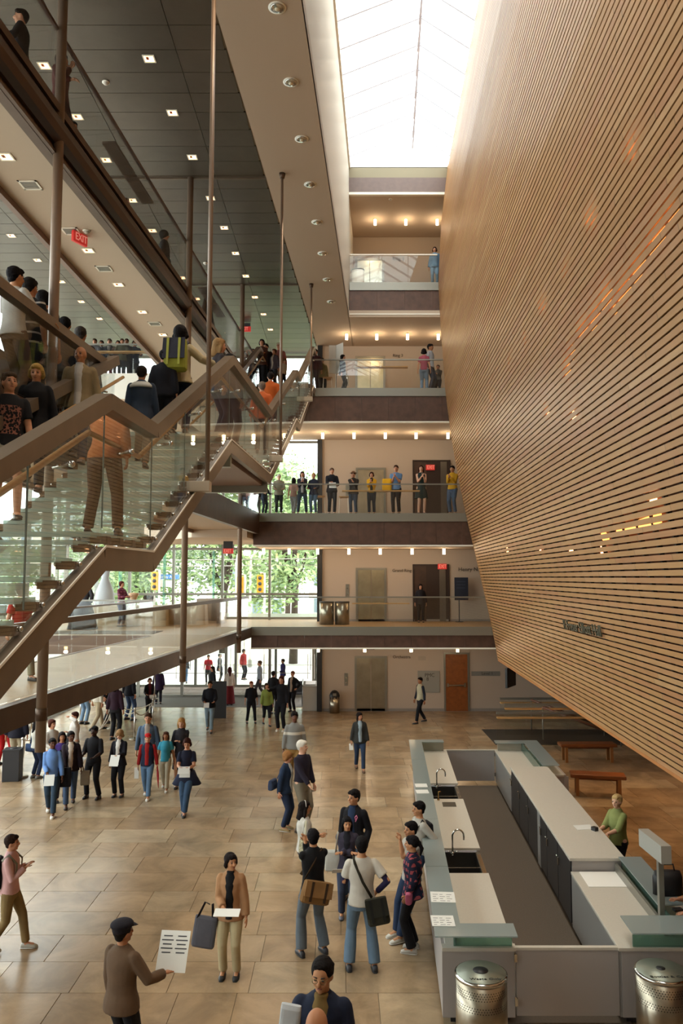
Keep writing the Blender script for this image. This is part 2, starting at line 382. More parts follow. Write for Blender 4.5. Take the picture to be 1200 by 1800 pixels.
bridge('bridge_floor_four', L4, 14.9, xr(DB)+.02, 5.4, 0, [], 0)
top = struct(MB().box(xr(DB), 5.8, DB+.12, DW, 19.45, 19.6).obj('top_band', M_CREAM))
MB().box(xr(DB), 5.8, DB, DB+.12, 19.55, 20.12).obj('fascia_panel', mat('mauve_bronze_panel','6f5c56',.5,var=.1,vscale=6), top)
MB().box(xr(DB), 5.8, DB-.02, DB+.12, 19.46, 19.55).obj('white_trim', M_TRIMW, top)
# far gallery blocks on the left (floors one and three reach the facade there)
def slab(name, pts, z, t, edge=M_BEAM, top_m=M_OAKF, bot=M_CREAM):
    o = struct(MB().prism(pts, z-t, z-.03).obj(name, bot)); MB().prism(pts, z-.03, z).obj('floor_finish', top_m, o); return o
def gallery(name, xi, xo, d0, d1, z, zb, t, round_=False):
    o = slab(name, [(xo(d0),d0),(xi(d0)-.1,d0),(xi(d1)-.1,d1),(xo(d1),d1)], z, z-zb-.1)
    MB().beam((xi(d0)-.05,d0,(z+zb)/2),(xi(d1)-.05,d1,(z+zb)/2),.14,z-zb).obj('edge_beam', M_BEAM, o)
    if round_:
        MB().beam((xi(d0)+.06,d0,z-.06),(xi(d1)+.06,d1,z-.06),.12,.12).obj('edge_angle', M_BEAM, o)
        MB().tube([(xi(d0)+.02,d0,(z+zb)/2-.02),(xi(d1)+.02,d1,(z+zb)/2-.02)], .2, 12).obj('round_beam', mat('dark_round_beam','4b3a35',.3,metal=.5), o)
        MB().beam((xi(d0)+.02,d0,zb+.03),(xi(d1)+.02,d1,zb+.03),.12,.05).obj('bottom_flange', M_BEAM, o)
    MB().beam((xo(d0),d0,(z+zb)/2),(xo(d1),d1,(z+zb)/2),.1,z-zb+.02).obj('outer_beam', mat('rose_beam','7d6256',.5), o)
    return o
gallery('gallery_floor_one', xg1, xo1, -3.9, 24.3, L1, 3.18, .3)
gallery('gallery_floor_two', xg2, xo3, -3.9, DB, L2, 6.85, .3)
gallery('gallery_floor_three', xg, xo3, -3.9, DB, L3, 11.4, .3, True)
o = slab('hall_floor_one', [(XL,24.3),(xg1(24.3)-.1,24.3),(xg1(DB)-.1,DB),(xg1(DB),DB+.15),(-.9,DB+.15),(-.9,36),(XL,36)], L1, .3)
MB().box(XL, xo1(24.3), 24.22, 24.3, 3.0, L1+.02).obj('edge_beam', mat('rose_beam','7d6256',.5), o)
MB().beam((xg1(24.3)-.05,24.3,(L1+3.18)/2),(xg1(DB)-.05,DB,(L1+3.18)/2),.14,L1-3.18).obj('edge_beam', M_BEAM, o)
tag(MB().box(-10.6, -5.9, 25.2, 26.6, L1, L1+.012).obj('dark_floor_runner', M_CARPET), 'dark grey runner on the pale first floor hall beyond the glass rail', 'carpet')
o = slab('hall_floor_three', [(XL,26.5),(xo3(26.5),26.5),(xo3(DB),DB),(xg(DB),DB+.15),(-.9,DB+.15),(-.9,DW),(-.9,DF),(XL,DF)], L3, .7)
MB().box(XL, xo3(26.5), 26.42, 26.5, 11.3, L3+.02).obj('edge_beam', M_TRIMW, o)
o = slab('hall_floor_two', [(xo3(26.5),27.5),(xg(DB)-.1,27.5),(xg(DB),DB+.15),(-.9,DB+.15),(-.9,DF),(-9,DF)], L2, .9)
MB().beam((xo3(6)+.08,6,L2+.65),(xo3(17)+.08,17,L2+.65),.06,1.3).obj('added_window_screen', mat('added_screen_brown','33251d',.4), bpy.data.objects['gallery_floor_two'])  # added screen: hides the bright window, stands for dark reflections in the glass
struct(MB().box(-3, 3, 2.0, 6.45, 0, .85).box(-3,3,6.45,6.75,0,.68).box(-3,3,6.75,7.05,0,.51).box(-3,3,7.05,7.35,0,.34).box(-3,3,7.35,7.65,0,.17).obj('hall_steps', M_FLOOR))
# near end of the hall, behind and under the camera
slab('viewer_gallery', [(-3.2,-3.9),(3.0,-3.9),(3.0,1.2),(-3.2,1.2)], L1, .35)
for d in (18.4, 25.4):
    MB().box(xo3(d)-3, xl(d)-.01, d-.012, d+.012, ZS-.035, ZS+.002).obj('panel_trim', M_RAIL, ce)
# ------------------------------------------------------------------ columns and hanging rods
for i, (d, x) in enumerate(((11.1,-4.11),(18.4,-3.62),(25.4,-3.24))):
    c = thing('steel_column', ['round brown steel column nearest the camera, rising past the glass staircase', 'round brown steel column standing behind the first landing, middle of three', 'round brown steel column farthest away beside the bridge end'][i], 'column', (x, d, 2.93), group='gallery columns')
    MB().cyl((0,0), .072, 0, ZS-2.93, 20).obj('shaft', M_COLM, c, True)
    for z in (L1-.1, L2-.45, L3-.4): MB().cyl((0,0), .079, z-2.93-.08, z-2.93+.08, 20).obj('collar', M_BEAM, c, True)
for i, (d, x) in enumerate(((10.6,-1.80),(18.1,-1.40),(25.2,-.98))):
    zb = [6.5, 8.0, 11.0][i]
    c = thing('hanging_rod', ['long slim steel rod nearest the camera, carrying the staircase under the ceiling', 'middle slim steel hanger rod dropping from the soffit to the stairs', 'farthest slim steel hanger rod by the third floor bridge'][i], 'rod', (x, d, zb), group='staircase hanger rods')
    MB().cyl((0,0), .032, .1, zs-zb, 12).obj('rod', M_COLM, c, True)
    MB().cyl((0,0), .055, zs-zb-.12, zs-zb, 12, r1=.075).obj('ceiling_socket', M_BEAM, c, True)
    MB().box(-.26, .05, -.08, .08, -.06, .08).obj('bracket', mat('pale_bracket','b8a690',.5), c, bevel=.01)
# ------------------------------------------------------------------ railings
def railing(label, pts, z, h=1.07, n=4, rail=M_STEEL, ledge=None, rw=.06, rh=.045, cat='railing', group=None, wood=True):
    """glass railing along a list of plan points; every pane its own part"""
    t = thing('glass_railing', label, cat, (pts[0][0], pts[0][1], z), group=group); ox, oy = pts[0]
    P = [Vector((p[0]-ox, p[1]-oy, 0)) for p in pts]; lens = [(b-a).length for a, b in zip(P, P[1:])]; tot = sum(lens)
    for a, b, l in zip(P, P[1:], lens):
        k = max(1, round(n*l/tot)); u = (b-a)/k
        for i in range(k):
            p, q = a+u*i+u.normalized()*.012, a+u*(i+1)-u.normalized()*.012
            MB().beam(p+Vector((0,0,.02+(h-.02)/2)), q+Vector((0,0,.02+(h-.02)/2)), .02, h-.02).obj('glass_panel', GL, t)
        MB().beam(a+Vector((0,0,h)), b+Vector((0,0,h)), rw, rh).obj('top_rail', rail, t)
        if ledge:
            s0, s1, zl, off = ledge; o_ = Vector((-(b-a).y, (b-a).x, 0)).normalized()*off
            MB().beam(a+(b-a)*s0+o_+Vector((0,0,zl)), a+(b-a)*s1+o_+Vector((0,0,zl)), .22, .04).obj('wood_ledge', M_LEDGE, t)
    return t
yb = DB+.03
railing('glass railing with grey top bar along the first floor bridge', [(xg1(DB),yb),(5.33,yb)], L1, n=5, ledge=(.42,.66,.84,.18))
railing('glass railing with grey top bar along the second floor bridge, people lined up behind', [(xg(DB),yb),(4.42,yb)], L2, n=5, ledge=(.42,.79,.84,.18))
railing('glass railing with grey top bar along the third floor bridge', [(-1.0,yb),(3.76,yb)], L3, n=4, ledge=(.32,.72,.84,.18))
railing('glass railing of the topmost bridge beneath the skylight', [(xr(DB)+.03,yb),(3.53,yb)], L4, n=3, rail=M_TRIMW)
railing('long glass railing with bronze rail along the first floor gallery edge', [(xg1(6.0)-.12,6.0),(xg1(DB)-.12,DB)], L1, n=15, rail=M_RAIL, rw=.1, rh=.09)
railing('second glass railing with bronze rail behind, along the outer edge of the first floor gallery', [(xo1(5.0)+.1,5.0),(xo1(24.2)+.1,24.2)], L1, n=9, rail=M_RAIL)
railing('glass railing with wood handrail across the far first floor hall opening', [(XL+.1,24.4),(xo1(24.4),24.4)], L1, n=3, rail=M_STEEL)
railing('glass railing of the second floor gallery where the queue leans, beside the nearest column', [(xg2(5)+.02,5.0),(xg2(12.9)+.02,12.9)], L2, h=1.2, n=4, rail=M_RAIL, rw=.14, rh=.13)
railing('glass railing of the second floor gallery past the stair landing', [(xg2(17.6)+.02,17.6),(xg2(28.3)+.02,28.3)], L2, h=1.2, n=6, rail=M_RAIL, rw=.12, rh=.11)
g3 = railing('glass railing with dark rail along the high third floor gallery', [(xg(4)+.04,4.0),(xg(28.3)+.04,28.3)], L3, h=1.16, n=14, rail=M_FASC, rw=.05, rh=.05)
for k, d in enumerate((13.7, 14.9, 20.9, 22.15)):
    MB().beam((xg(d)-xg(4)-.17, d-4, .93), (xg(d+1.12)-xg(4)-.17, d+1.12-4, .93), .24, .045).obj('wood_ledge', M_BEAM, g3)
railing('glass railing with wood ledge across the far third floor lobby, crowd behind', [(XL+.1,26.6),(xo3(26.6),26.6)], L3, n=3, rail=M_STEEL, ledge=(.3,.95,.84,.15))
railing('glass rail round the end of the floor hall void on the third floor', [(xg(DB)+.0,28.56),(xg(DB)+.05,28.9)], L3, n=1)
# ------------------------------------------------------------------ ceiling lights
sq = None
def square_light(px, py, z, lab, grp, on=True):
    global sq
    p = at_z(px, py, z); s = .085
    if sq is None or not on:
        t = thing('recessed_square_light', lab, 'light', (p.x, p.y, z), group=grp)
        MB().box(-s-.025,s+.025,-s-.025,-s,-.012,.0).box(-s-.025,s+.025,s,s+.025,-.012,0).box(-s-.025,-s,-s,s,-.012,0).box(s,s+.025,-s,s,-.012,0).obj('frame', M_TRIMW, t)
        MB().box(-s,s,-s,s,-.008,-.002).obj('lamp_face', M_LAMP2, t)
        MB().box(-.05,.0,-.06,.02,-.012,-.008).obj('inner_baffle', mat('baffle_red','8a2a14',.5), t)
        sq = t
    else:
        t = copy_tree(sq); t.location = (p.x, p.y, z); t['label'] = lab; t['group'] = grp
    return t
Lb = 'small square recessed light in the dark panel ceiling'
LN = -1
for px, py in [(262,103),(303,198),(338,276),(370,348),(394,400),(414,445),(432,485),(448,522),(463,552),(475,579)]: LN += 1; square_light(px, py, ZS-.001, Lb+', right-hand row, '+ORD[LN], 'square lights, right-hand ceiling row')
LN = -1
for px, py in [(78,115),(136,205),(187,281),(233,352),(268,405),(292,452),(320,488),(346,525)]: LN += 1; square_light(px, py, ZS-.001, Lb+', row behind the high railing, '+ORD[LN], 'square lights, second ceiling row')
LN = -1
for px, py in [(20,414),(66,457),(108,495),(143,530),(175,560)]: LN += 1; square_light(px, py, ZS-.001, 'small square recessed light above the far lobby, '+ORD[LN]+' from the left edge', 'square lights above the lobby void')
LN = -1
for px, py in [(10,275),(155,440),(208,500),(250,548),(286,588)]: LN += 1; square_light(px, py, 11.499, 'small square recessed light under the third floor gallery, '+ORD[LN]+' from the left edge', 'square lights under the third gallery')
dl = None
for i in range(13):
    py = None; pts = [(487,13),(511,144),(530,244),(545,324),(557,390),(567,445),(575,491),(582,530)]
    if i < 8: p = at_z(*pts[i], zs)
    else: p = at_z(*pts[0], zs)+Vector((-.0571*2.6*(i-7), -2.6*(i-7), 0))
    if dl is None:
        dl = thing('round_downlight', '', 'light', (0,0,0))
        MB().tube([(0,0,-.012),(0,0,.0)], .15, 24).obj('trim_ring', M_TRIMW, dl, True)
        MB().rings([((0,0,-.014),(.125,0,0),(0,.125,0)),((0,0,-.05+.02),(.10,0,0),(0,.10,0))], 24).obj('reflector', M_CHROME, dl, True)
        MB().ball((0,0,-.03), (.045,.045,.03)).obj('bulb', mat('bulb_glass','d8c8a8',.2), dl, True)
        t = dl
    else: t = copy_tree(dl)
    t.location = p; t['label'] = 'round chrome downlight in the cream soffit, '+(ORD[i]+' from the top' if i < 8 else 'behind the viewer, '+ORD[i-8]); t['group'] = 'round downlights in the soffit'
    lamp('SPOT', 'soffit_lamp', (p.x, p.y, zs-.08), 260, WARM, spot_size=R(75), spot_blend=.6, shadow_soft_size=.12)
cl = None
for z, lst, lb in ((19.45, [(659,377),(713,377),(768,377)], 'over the fourth floor bridge'), (zs, [(609,582),(662,582),(716,582),(770,582)], 'over the third floor bridge'),
               (10.9, [(512,761),(567,761),(622,761),(677,761),(731,761),(787,761)], 'over the second floor bridge'), (6.42, [(463,966),(508,967),(558,967),(613,967),(668,967),(724,967),(780,967)], 'over the first floor bridge'),
               (2.78, [(560,1147),(640,1147),(720,1147),(800,1147)], 'under the first floor bridge')):
    for k, (px, py) in enumerate(lst):
        p = at_d(px, py, DB+2.0); h = .24
        if z == 2.78: p.y = DB+1.4
        if cl is None:
            cl = thing('cylinder_light', '', 'light'); MB().cyl((0,0), .055, -h, -.01, 14).obj('glowing_shade', M_LAMP, cl, True); MB().cyl((0,0), .06, -.02, .0, 14).obj('ceiling_rose', M_STEEL, cl, True); t = cl
        else: t = copy_tree(cl)
        t.location = (p.x, p.y, z); t['label'] = 'small glowing cylinder light '+lb+', '+(['first']+ORD[1:])[k]+' from the left'; t['group'] = 'cylinder lights '+lb
        lamp('POINT', 'bridge_lamp', (p.x, p.y, z-.34), 14, WARM, shadow_soft_size=.06)
# vents, sensors, exit signs on the ceilings
def vent(px, py, z, lab, s=.3):
    p = at_z(px, py, z); t = thing('ceiling_vent', lab, 'vent', (p.x, p.y, z), group='ceiling vents')
    MB().box(-s/2,s/2,-s/2,-s/2+.03,-.012,0).box(-s/2,s/2,s/2-.03,s/2,-.012,0).box(-s/2,-s/2+.03,-s/2,s/2,-.012,0).box(s/2-.03,s/2,-s/2,s/2,-.012,0).obj('frame', M_TRIMW, t)
    for k in range(5): MB().box(-s/2+.03,s/2-.03,-s/2+.05+k*.045,-s/2+.07+k*.045,-.01,-.001).obj('louvre', M_STEEL, t)
vent(53,325,11.499,'square louvred vent in the pale soffit left of the near column'); vent(183,472,11.499,'square louvred vent in the pale soffit right of the near column')
vent(125,406,11.499,'small vent beside the dome sensor under the third gallery'); vent(272,569,11.499,'faint vent in the pale soffit near the backpack wearer')
for px, py, z, lab in ((186,144,ZS,'small white dome sensor on the dark ceiling'),(152,405,11.499,'small dome sensor beside a vent under the third gallery'),(361,462,ZS,'tiny dome sensor far along the dark ceiling'),(686,350,19.45,'tiny dome sensor above the topmost bridge')):
    p = at_z(px, py, z); t = thing('dome_sensor', lab, 'sensor', (p.x,p.y,z)); MB().cyl((0,0),.07,-.02,0,16).obj('base', M_TRIMW, t, True); MB().ball((0,0,-.02),(.055,.055,.045)).obj('dome', mat('sensor_dome','b8b0a4',.4), t, True)
def exit_sign(p, lab, w=.42, h=.2, rz=0, hang=.0):
    t = thing('exit_sign', lab, 'sign', p, rz, group=None); MB().box(-w/2,w/2,-.03,.03,-h,0).obj('housing', M_EXIT, t, bevel=.01)
    if hang: MB().box(-w/2+.02,w/2-.02,-.035,.035,0,hang).obj('mount', M_DARK, t)
    M = Matrix.Translation(p) @ Matrix.Rotation(rz,4,'Z') @ Matrix.Translation((-w/2+.04,-.034,-h/2)) @ Matrix.Rotation(math.pi/2,4,'X')
    text('EXIT', h*.95, M, mat('exit_letters','e89a88',.5,emit=.5), t, sx=.72); return t
exit_sign(at_z(140,410,11.5), 'red exit sign hanging edge-on under the third gallery right of the near column', .34, .2, R(63))
exit_sign(at_z(431,574,ZS-.15), 'red exit sign hanging from the dark ceiling by the farthest column', .42, .2, 0, .12)
exit_sign(at_d(401,964,30.5), 'red exit sign over the first floor window', .4, .2, 0, .3)
exit_sign(at_d(777,991,DW-.065), 'red exit sign in the first floor dark doorway', .36, .22)
exit_sign(at_d(756,817,DW-.065), 'red exit sign glowing inside the second floor dark doorway', .36, .22)
# ------------------------------------------------------------------ doors on the back wall
def back(px0, px1, py0, py1, d=DW):
    a, b = at_d(px0, py1, d), at_d(px1, py0, d); return a.x, b.x, a.z, b.z
def elevator(n, px0, px1, py0, z, lab, col='8f8878'):
    x0, x1, _, z1 = back(px0, px1, py0, py0+10); h = z1-z
    st = mat('lift_steel_'+col, col, .32, metal=.85, var=.12, vscale=3)
    d = struct(MB().box(x0-.09, x0, DW-.04, DW+.02, z, z1+.09).box(x1, x1+.09, DW-.04, DW+.02, z, z1+.09).box(x0, x1, DW-.04, DW+.02, z1, z1+.09).obj('door_%d' % n, M_STEEL))
    for a, b in ((x0, (x0+x1)/2-.014), ((x0+x1)/2+.014, x1)): MB().box(a, b, DW-.02, DW+.01, z+.01, z1).obj('lift_leaf', st, d)
    p = MB().box(x0-.5, x0-.36, DW-.02, DW, z+1.0, z+1.5).obj('call_panel', M_STEEL, d); MB().box(x0-.45, x0-.41, DW-.03, DW-.02, z+1.1, z+1.14).box(x0-.45, x0-.41, DW-.03, DW-.02, z+1.3, z+1.34).obj('call_button', M_CHROME, p)
elevator(3, 627, 676, 1157, 0, '', '9a917e'); elevator(4, 629, 675, 1002, L1, '', 'a89f86'); elevator(5, 629, 674, 826, L2, '', 'b5aa92'); elevator(6, 628, 673, 630, L3, '', 'c0b592'); elevator(7, 628, 671, 458, L4, '', 'c8c8b8')
tag(MB().box(*back(644,658,1144,1147)[:2], DW-.04, DW, 2.42, 2.52).obj('lift_indicator', mat('indicator','5a1f18',.4)), 'small dark indicator strip above the ground floor elevator', 'indicator')
x0, x1, _, z1 = back(783, 821, 1150, 1200)
d9 = struct(MB().box(x0-.07, x0, DW-.05, DW+.02, 0, z1+.07).box(x1, x1+.07, DW-.05, DW+.02, 0, z1+.07).box(x0, x1, DW-.05, DW+.02, z1, z1+.07).obj('door_8', M_STEEL))
lf = MB().box(x0+.005, x1-.005, DW-.03, DW+.01, .01, z1).obj('door_leaf', mat('brown_wood_door','8a4d22',.4,var=.2,vscale=6), d9)
MB().box(x0+.08, x1-.1, DW-.09, DW-.05, 1.0, 1.05).box(x0+.05,x0+.12,DW-.07,DW-.03,.96,1.1).box(x1-.16,x1-.08,DW-.1,DW-.03,.95,1.12).obj('panic_bar', M_CHROME, lf)
def alcove(n, px0, px1, py0, z):
    x0, x1, _, z1 = back(px0, px1, py0, py0+10); dk = mat('alcove_brown','2e1c14',.6)
    d = struct(MB().box(x0, x1, DW-.012, DW-.004, z, z1).box(x0-.05,x0,DW-.06,DW,z,z1+.05).box(x1,x1+.05,DW-.06,DW,z,z1+.05).box(x0,x1,DW-.06,DW,z1,z1+.05).obj('door_%d' % n, dk))
    MB().box(x0+.02,(x0+x1)/2-.2,DW-.03,DW-.012,z+.02,z1-.02).obj('door_leaf', mat('alcove_panel','3c261b',.5,var=.3), d); MB().box(x1-.35,x1-.1,DW-.035,DW-.012,z+.02,z1-.02).obj('door_leaf', mat('alcove_steel','6a6258',.4,metal=.5), d)
alcove(9, 727, 787, 994, L1); alcove(10, 727, 789, 811, L2)
# signs and lettering
bk = mat('sign_letters','3c342e',.6)
def wtext(s, px, py, size, sx=1.0): text(s, size, face_cam(at_d(px, py, DW-.02)), bk, wall_back, sx=sx)
wtext('Grand Ring', 689, 1003, .17); wtext('Henry N.R', 805, 1001, .22); wtext('Orchestra', 690, 1155, .17); wtext('Ring 3', 690, 625, .17); wtext('Ring 5', 689, 455, .2)
x0, x1, z0, z1 = back(734, 772, 1179, 1217)
s = tag(MB().box(x0, x1, DW-.04, DW-.001, z0, z1).obj('grey_notice_panel', mat('notice_grey','8f8c84',.5)), 'square grey notice panel on the wall left of the brown door', 'panel')
text('PMC', .2, face_cam(at_d(746,1187,DW-.045)), bk, s); text('8', .2, face_cam(at_d(749,1194,DW-.045)), bk, s)
tag(MB().box(*back(735,748,1168,1176)[:2], DW-.03, DW-.001, 2.0, 2.17).obj('small_notice', mat('notice_pale','a89c8c',.6)), 'small pale notice above the grey panel', 'sign')
x0, x1, z0, z1 = back(828, 878, 1180, 1188)
s = tag(MB().box(x0, x1, DW-.03, DW-.001, z0, z1).obj('direction_sign', mat('direction_grey','7d7a74',.5)), 'long narrow grey direction sign right of the brown door', 'sign'); text('Level 1', .16, face_cam(at_d(846,1184,DW-.035)), bk, s)
s = tag(MB().box(*back(796,819,1015,1055)[:2], DW-.5, DW-.44, *back(796,819,1015,1055,DW-.5)[2:]).obj('poster_board', mat('navy_poster','1b2233',.5)), 'dark navy poster on a slim stand beside the first floor doorway', 'poster')
MB().tube([(at_d(806,1020,DW-.4).x, DW-.42, L1+.02),(at_d(806,1020,DW-.4).x, DW-.42, L1+1.1)], .02, 8).obj('stand_pole', M_DARK, s); MB().cyl((at_d(806,1020,DW-.4).x, DW-.42), .16, L1+.012, L1+.03).obj('stand_foot', M_DARK, s)
for k in range(3): MB().box(s.bound_box[0][0]+.08, s.bound_box[0][0]+.42, DW-.505, DW-.5, L1+1.35+k*.12, L1+1.37+k*.12).obj('printed_line', mat('poster_print','3c4658',.6), s)
# ================================================================== SLATTED WOOD WALL
M_SLAT = mat('oak_slat', 'c08f58', .42, spec=.35); n, L = M_SLAT.node_tree.nodes, M_SLAT.node_tree.links
oi = n.new('ShaderNodeObjectInfo'); ge = n.new('ShaderNodeNewGeometry'); sp = n.new('ShaderNodeSeparateXYZ'); L.new(ge.outputs['Position'], sp.inputs[0])
m1 = n.new('ShaderNodeMath'); m1.operation = 'MULTIPLY_ADD'; m1.inputs[1].default_value = .42; L.new(sp.outputs['Y'], m1.inputs[0])
m2 = n.new('ShaderNodeMath'); m2.operation = 'MULTIPLY'; m2.inputs[1].default_value = 37; L.new(oi.outputs['Random'], m2.inputs[0]); L.new(m2.outputs[0], m1.inputs[2])
m3 = n.new('ShaderNodeMath'); m3.operation = 'FLOOR'; L.new(m1.outputs[0], m3.inputs[0]); m4 = n.new('ShaderNodeMath'); m4.operation = 'FRACT'; L.new(m1.outputs[0], m4.inputs[0])
wnz = n.new('ShaderNodeTexWhiteNoise'); wnz.noise_dimensions = '2D'; cbx = n.new('ShaderNodeCombineXYZ'); L.new(m3.outputs[0], cbx.inputs[0]); L.new(oi.outputs['Random'], cbx.inputs[1]); L.new(cbx.outputs[0], wnz.inputs['Vector'])
rp = n.new('ShaderNodeValToRGB'); e = rp.color_ramp.elements; e[0].color = lin('ac7f52'); e[1].color = lin('bd9467'); k = e.new(.45); k.color = lin('b68a5b'); k = e.new(.8); k.color = lin('ae7c54'); L.new(wnz.outputs[0], rp.inputs[0])
gr = n.new('ShaderNodeTexNoise'); gr.inputs['Scale'].default_value = 6; gr.inputs['Detail'].default_value = 6
mp = n.new('ShaderNodeMapping'); mp.inputs['Scale'].default_value = (4,.25,6); L.new(ge.outputs['Position'], mp.inputs[0]); L.new(mp.outputs[0], gr.inputs['Vector'])
jt = n.new('ShaderNodeMath'); jt.operation = 'GREATER_THAN'; jt.inputs[1].default_value = .006; L.new(m4.outputs[0], jt.inputs[0])
mr = n.new('ShaderNodeMapRange'); mr.inputs[3].default_value = .82; mr.inputs[4].default_value = 1.12; L.new(gr.outputs['Fac'], mr.inputs[0])
mm = n.new('ShaderNodeMath'); mm.operation = 'MULTIPLY'; L.new(mr.outputs[0], mm.inputs[0]); mj = n.new('ShaderNodeMapRange'); mj.inputs[3].default_value = .55; L.new(jt.outputs[0], mj.inputs[0]); L.new(mj.outputs[0], mm.inputs[1])
cb_ = n.new('ShaderNodeCombineColor'); [L.new(mm.outputs[0], cb_.inputs[i]) for i in range(3)]
mx = n.new('ShaderNodeMix'); mx.data_type = 'RGBA'; mx.blend_type = 'MULTIPLY'; mx.inputs[0].default_value = 1; L.new(rp.outputs[0], mx.inputs[6]); L.new(cb_.outputs[0], mx.inputs[7]); L.new(mx.outputs[2], n['Principled BSDF'].inputs['Base Color'])
DA, DZ = 3.0, 28.45
swall = thing('slatted_wood_wall', 'tall leaning auditorium wall clad in horizontal oak slats', 'wall', (4.6, 15, 0)); swall['kind'] = 'structure'
def rel(o, par): o.parent = par; o.matrix_parent_inverse = Matrix.Translation(par.location).inverted(); return o
pitch = .100; z = 2.42; i = 0
while z < 20.5:
    z1 = z+pitch*.755; T = .022
    ds = [DA, DZ]
    v = []
    for d in ds:
        a, b = XW(d, z), XW(d, z1); v += [(a, d, z), (b, d, z1), (b+T, d, z1), (a+T, d, z)]
    o = MB().add(v, [(0,1,5,4),(1,2,6,5),(2,3,7,6),(3,0,4,7),(3,2,1,0),(4,5,6,7)]).obj('slat', M_SLAT); rel(o, swall)
    z += pitch; i += 1
bkm = mat('wall_backing', '54290f', .8, var=.2, vscale=2); b = MB()
zz = [2.4+k*.8 for k in range(23)]+[20.55]
for za, zb_ in zip(zz, zz[1:]):
    q = []
    for d in (DA, DZ): q += [(XW(d,za)+.14,d,za),(XW(d,zb_)+.14,d,zb_),(XW(d,zb_)+.5,d,zb_),(XW(d,za)+.5,d,za)]
    b.add(q, [(0,1,5,4),(1,2,6,5),(2,3,7,6),(3,0,4,7),(3,2,1,0),(4,5,6,7)])
rel(b.obj('backing_shell', bkm), swall)
d = DA+.2; k = 0
while d < DZ:       # upright battens behind the slats
    m = MB()
    for za, zb_ in zip(zz, zz[1:]): m.beam((XW(d,za)+.055,d,za),(XW(d,zb_)+.055,d,zb_),.05,.06,up=(1,0,0))
    rel(m.obj('batten', mat('batten_black','1c120c',.8)), swall); d += .62; k += 1
for a, bq in ((DZ-.05, DZ+.02),):
    m = MB()
    for za, zb_ in zip(zz, zz[1:]): m.beam((XW(a,za)+.25,a+.04,za),(XW(a,zb_)+.25,a+.04,zb_),.06,.5,up=(1,0,0))
    rel(m.obj('end_trim', M_SLAT), swall)
m = MB().hexa([(XW(DA,2.4)-.01,DA,2.37),(XR,DA,2.9),(XR,DZ,2.9),(XW(DZ,2.4)-.01,DZ,2.37),(XW(DA,2.4)-.01,DA,2.42),(XR,DA,3.02),(XR,DZ,3.02),(XW(DZ,2.4)-.01,DZ,2.42)])
rel(m.obj('underside_panel', mat('underside_wood','b0703a',.35,var=.12,vscale=2)), swall)
for i, (v_, d_) in enumerate(((6.6,26),(6.4,21.5),(6.3,18),(6.1,14.8),(7.8,20),(7.6,16))):
    t = thing('added_downlight', 'added unseen round downlight under the oak wall, '+(['first']+ORD[1:])[i], 'light', (v_, d_, 2.62), group='added downlights under the oak wall')
    MB().cyl((0,0),.08,-.06,.06,16).obj('housing', M_STEEL, t, True); MB().cyl((0,0),.06,-.07,-.055,16).obj('lamp_face', M_LAMP, t, True)
    lamp('SPOT', 'added_underside_lamp', (v_, d_, 2.5), 150, (1,.62,.30), spot_size=R(120), spot_blend=.7, shadow_soft_size=.06)  # added unseen lamps that warm the floor beneath the oak wall
# lamps in the cavity behind the slats
def wall_pt(px, py, off=.1):
    lo, hi = 4.0, 28.0
    r = ray(px, py)
    for _ in range(40):
        mdl = (lo+hi)/2; x = r.x/r.y*mdl; zz_ = CZ+r.z/r.y*mdl
        if XW(mdl, min(max(zz_,2.4),20.5))+off > x: lo = mdl
        else: hi = mdl
    return Vector((r.x/r.y*lo, lo, CZ+r.z/r.y*lo))
spots = [(1110,268),(1121,268),(1040,390),(1050,392),(998,478),(953,543),(961,543),(928,597),(899,638),(866,702),(852,728),(842,760),(965,726),(1008,732),(1148,878),(892,966),(948,967),(1004,967),(1060,968)]
spots.sort(key=lambda q: q[1])
for i, (px, py) in enumerate(spots):
    p = wall_pt(px, py, .07); o = MB().cbox(p, .04, .16, .16).obj('cavity_lamp', M_LAMP2); tag(o, 'small warm lamp glinting through the oak slats, %s counted downward' % (['first']+ORD[1:])[i], 'light', 'small lamps behind the slats')
for i, (a, bq) in enumerate((((1190,365),(1140,450)),((1132,462),(1080,545)),((1077,508),(1040,575)),((1036,570),(1020,590)),((1008,612),(996,662)),((1160,910),(1085,935)),((1058,938),(1068,950)))):
    p, q = wall_pt(*a, .07), wall_pt(*bq, .07); o = MB().beam(p, q, .04, .13).obj('cavity_strip_light', mat('strip_glow','ffa650',.5,emit=3.5)); tag(o, 'warm strip light glowing between the oak slats, %s from the top' % (['first']+ORD[1:])[i], 'light', 'strip lights behind the slats')
# raised name on the slats
p = wall_pt(990, 1098, -.05); q = wall_pt(1067, 1113, -.05)
yx = (q-p).normalized(); up = Vector((-.17, 0, 1)); up = (up-yx*up.dot(yx)).normalized(); zx = yx.cross(up)
M = Matrix((yx, up, zx)).transposed().to_4x4(); M.translation = p
tl = (q-p).length
TX = text('R Fraser Elliott Hall', .30, M, mat('metal_letters','57584a',.4,metal=.4), None, ext=.012, sx=tl/(.30*9.0)); NAME = TX
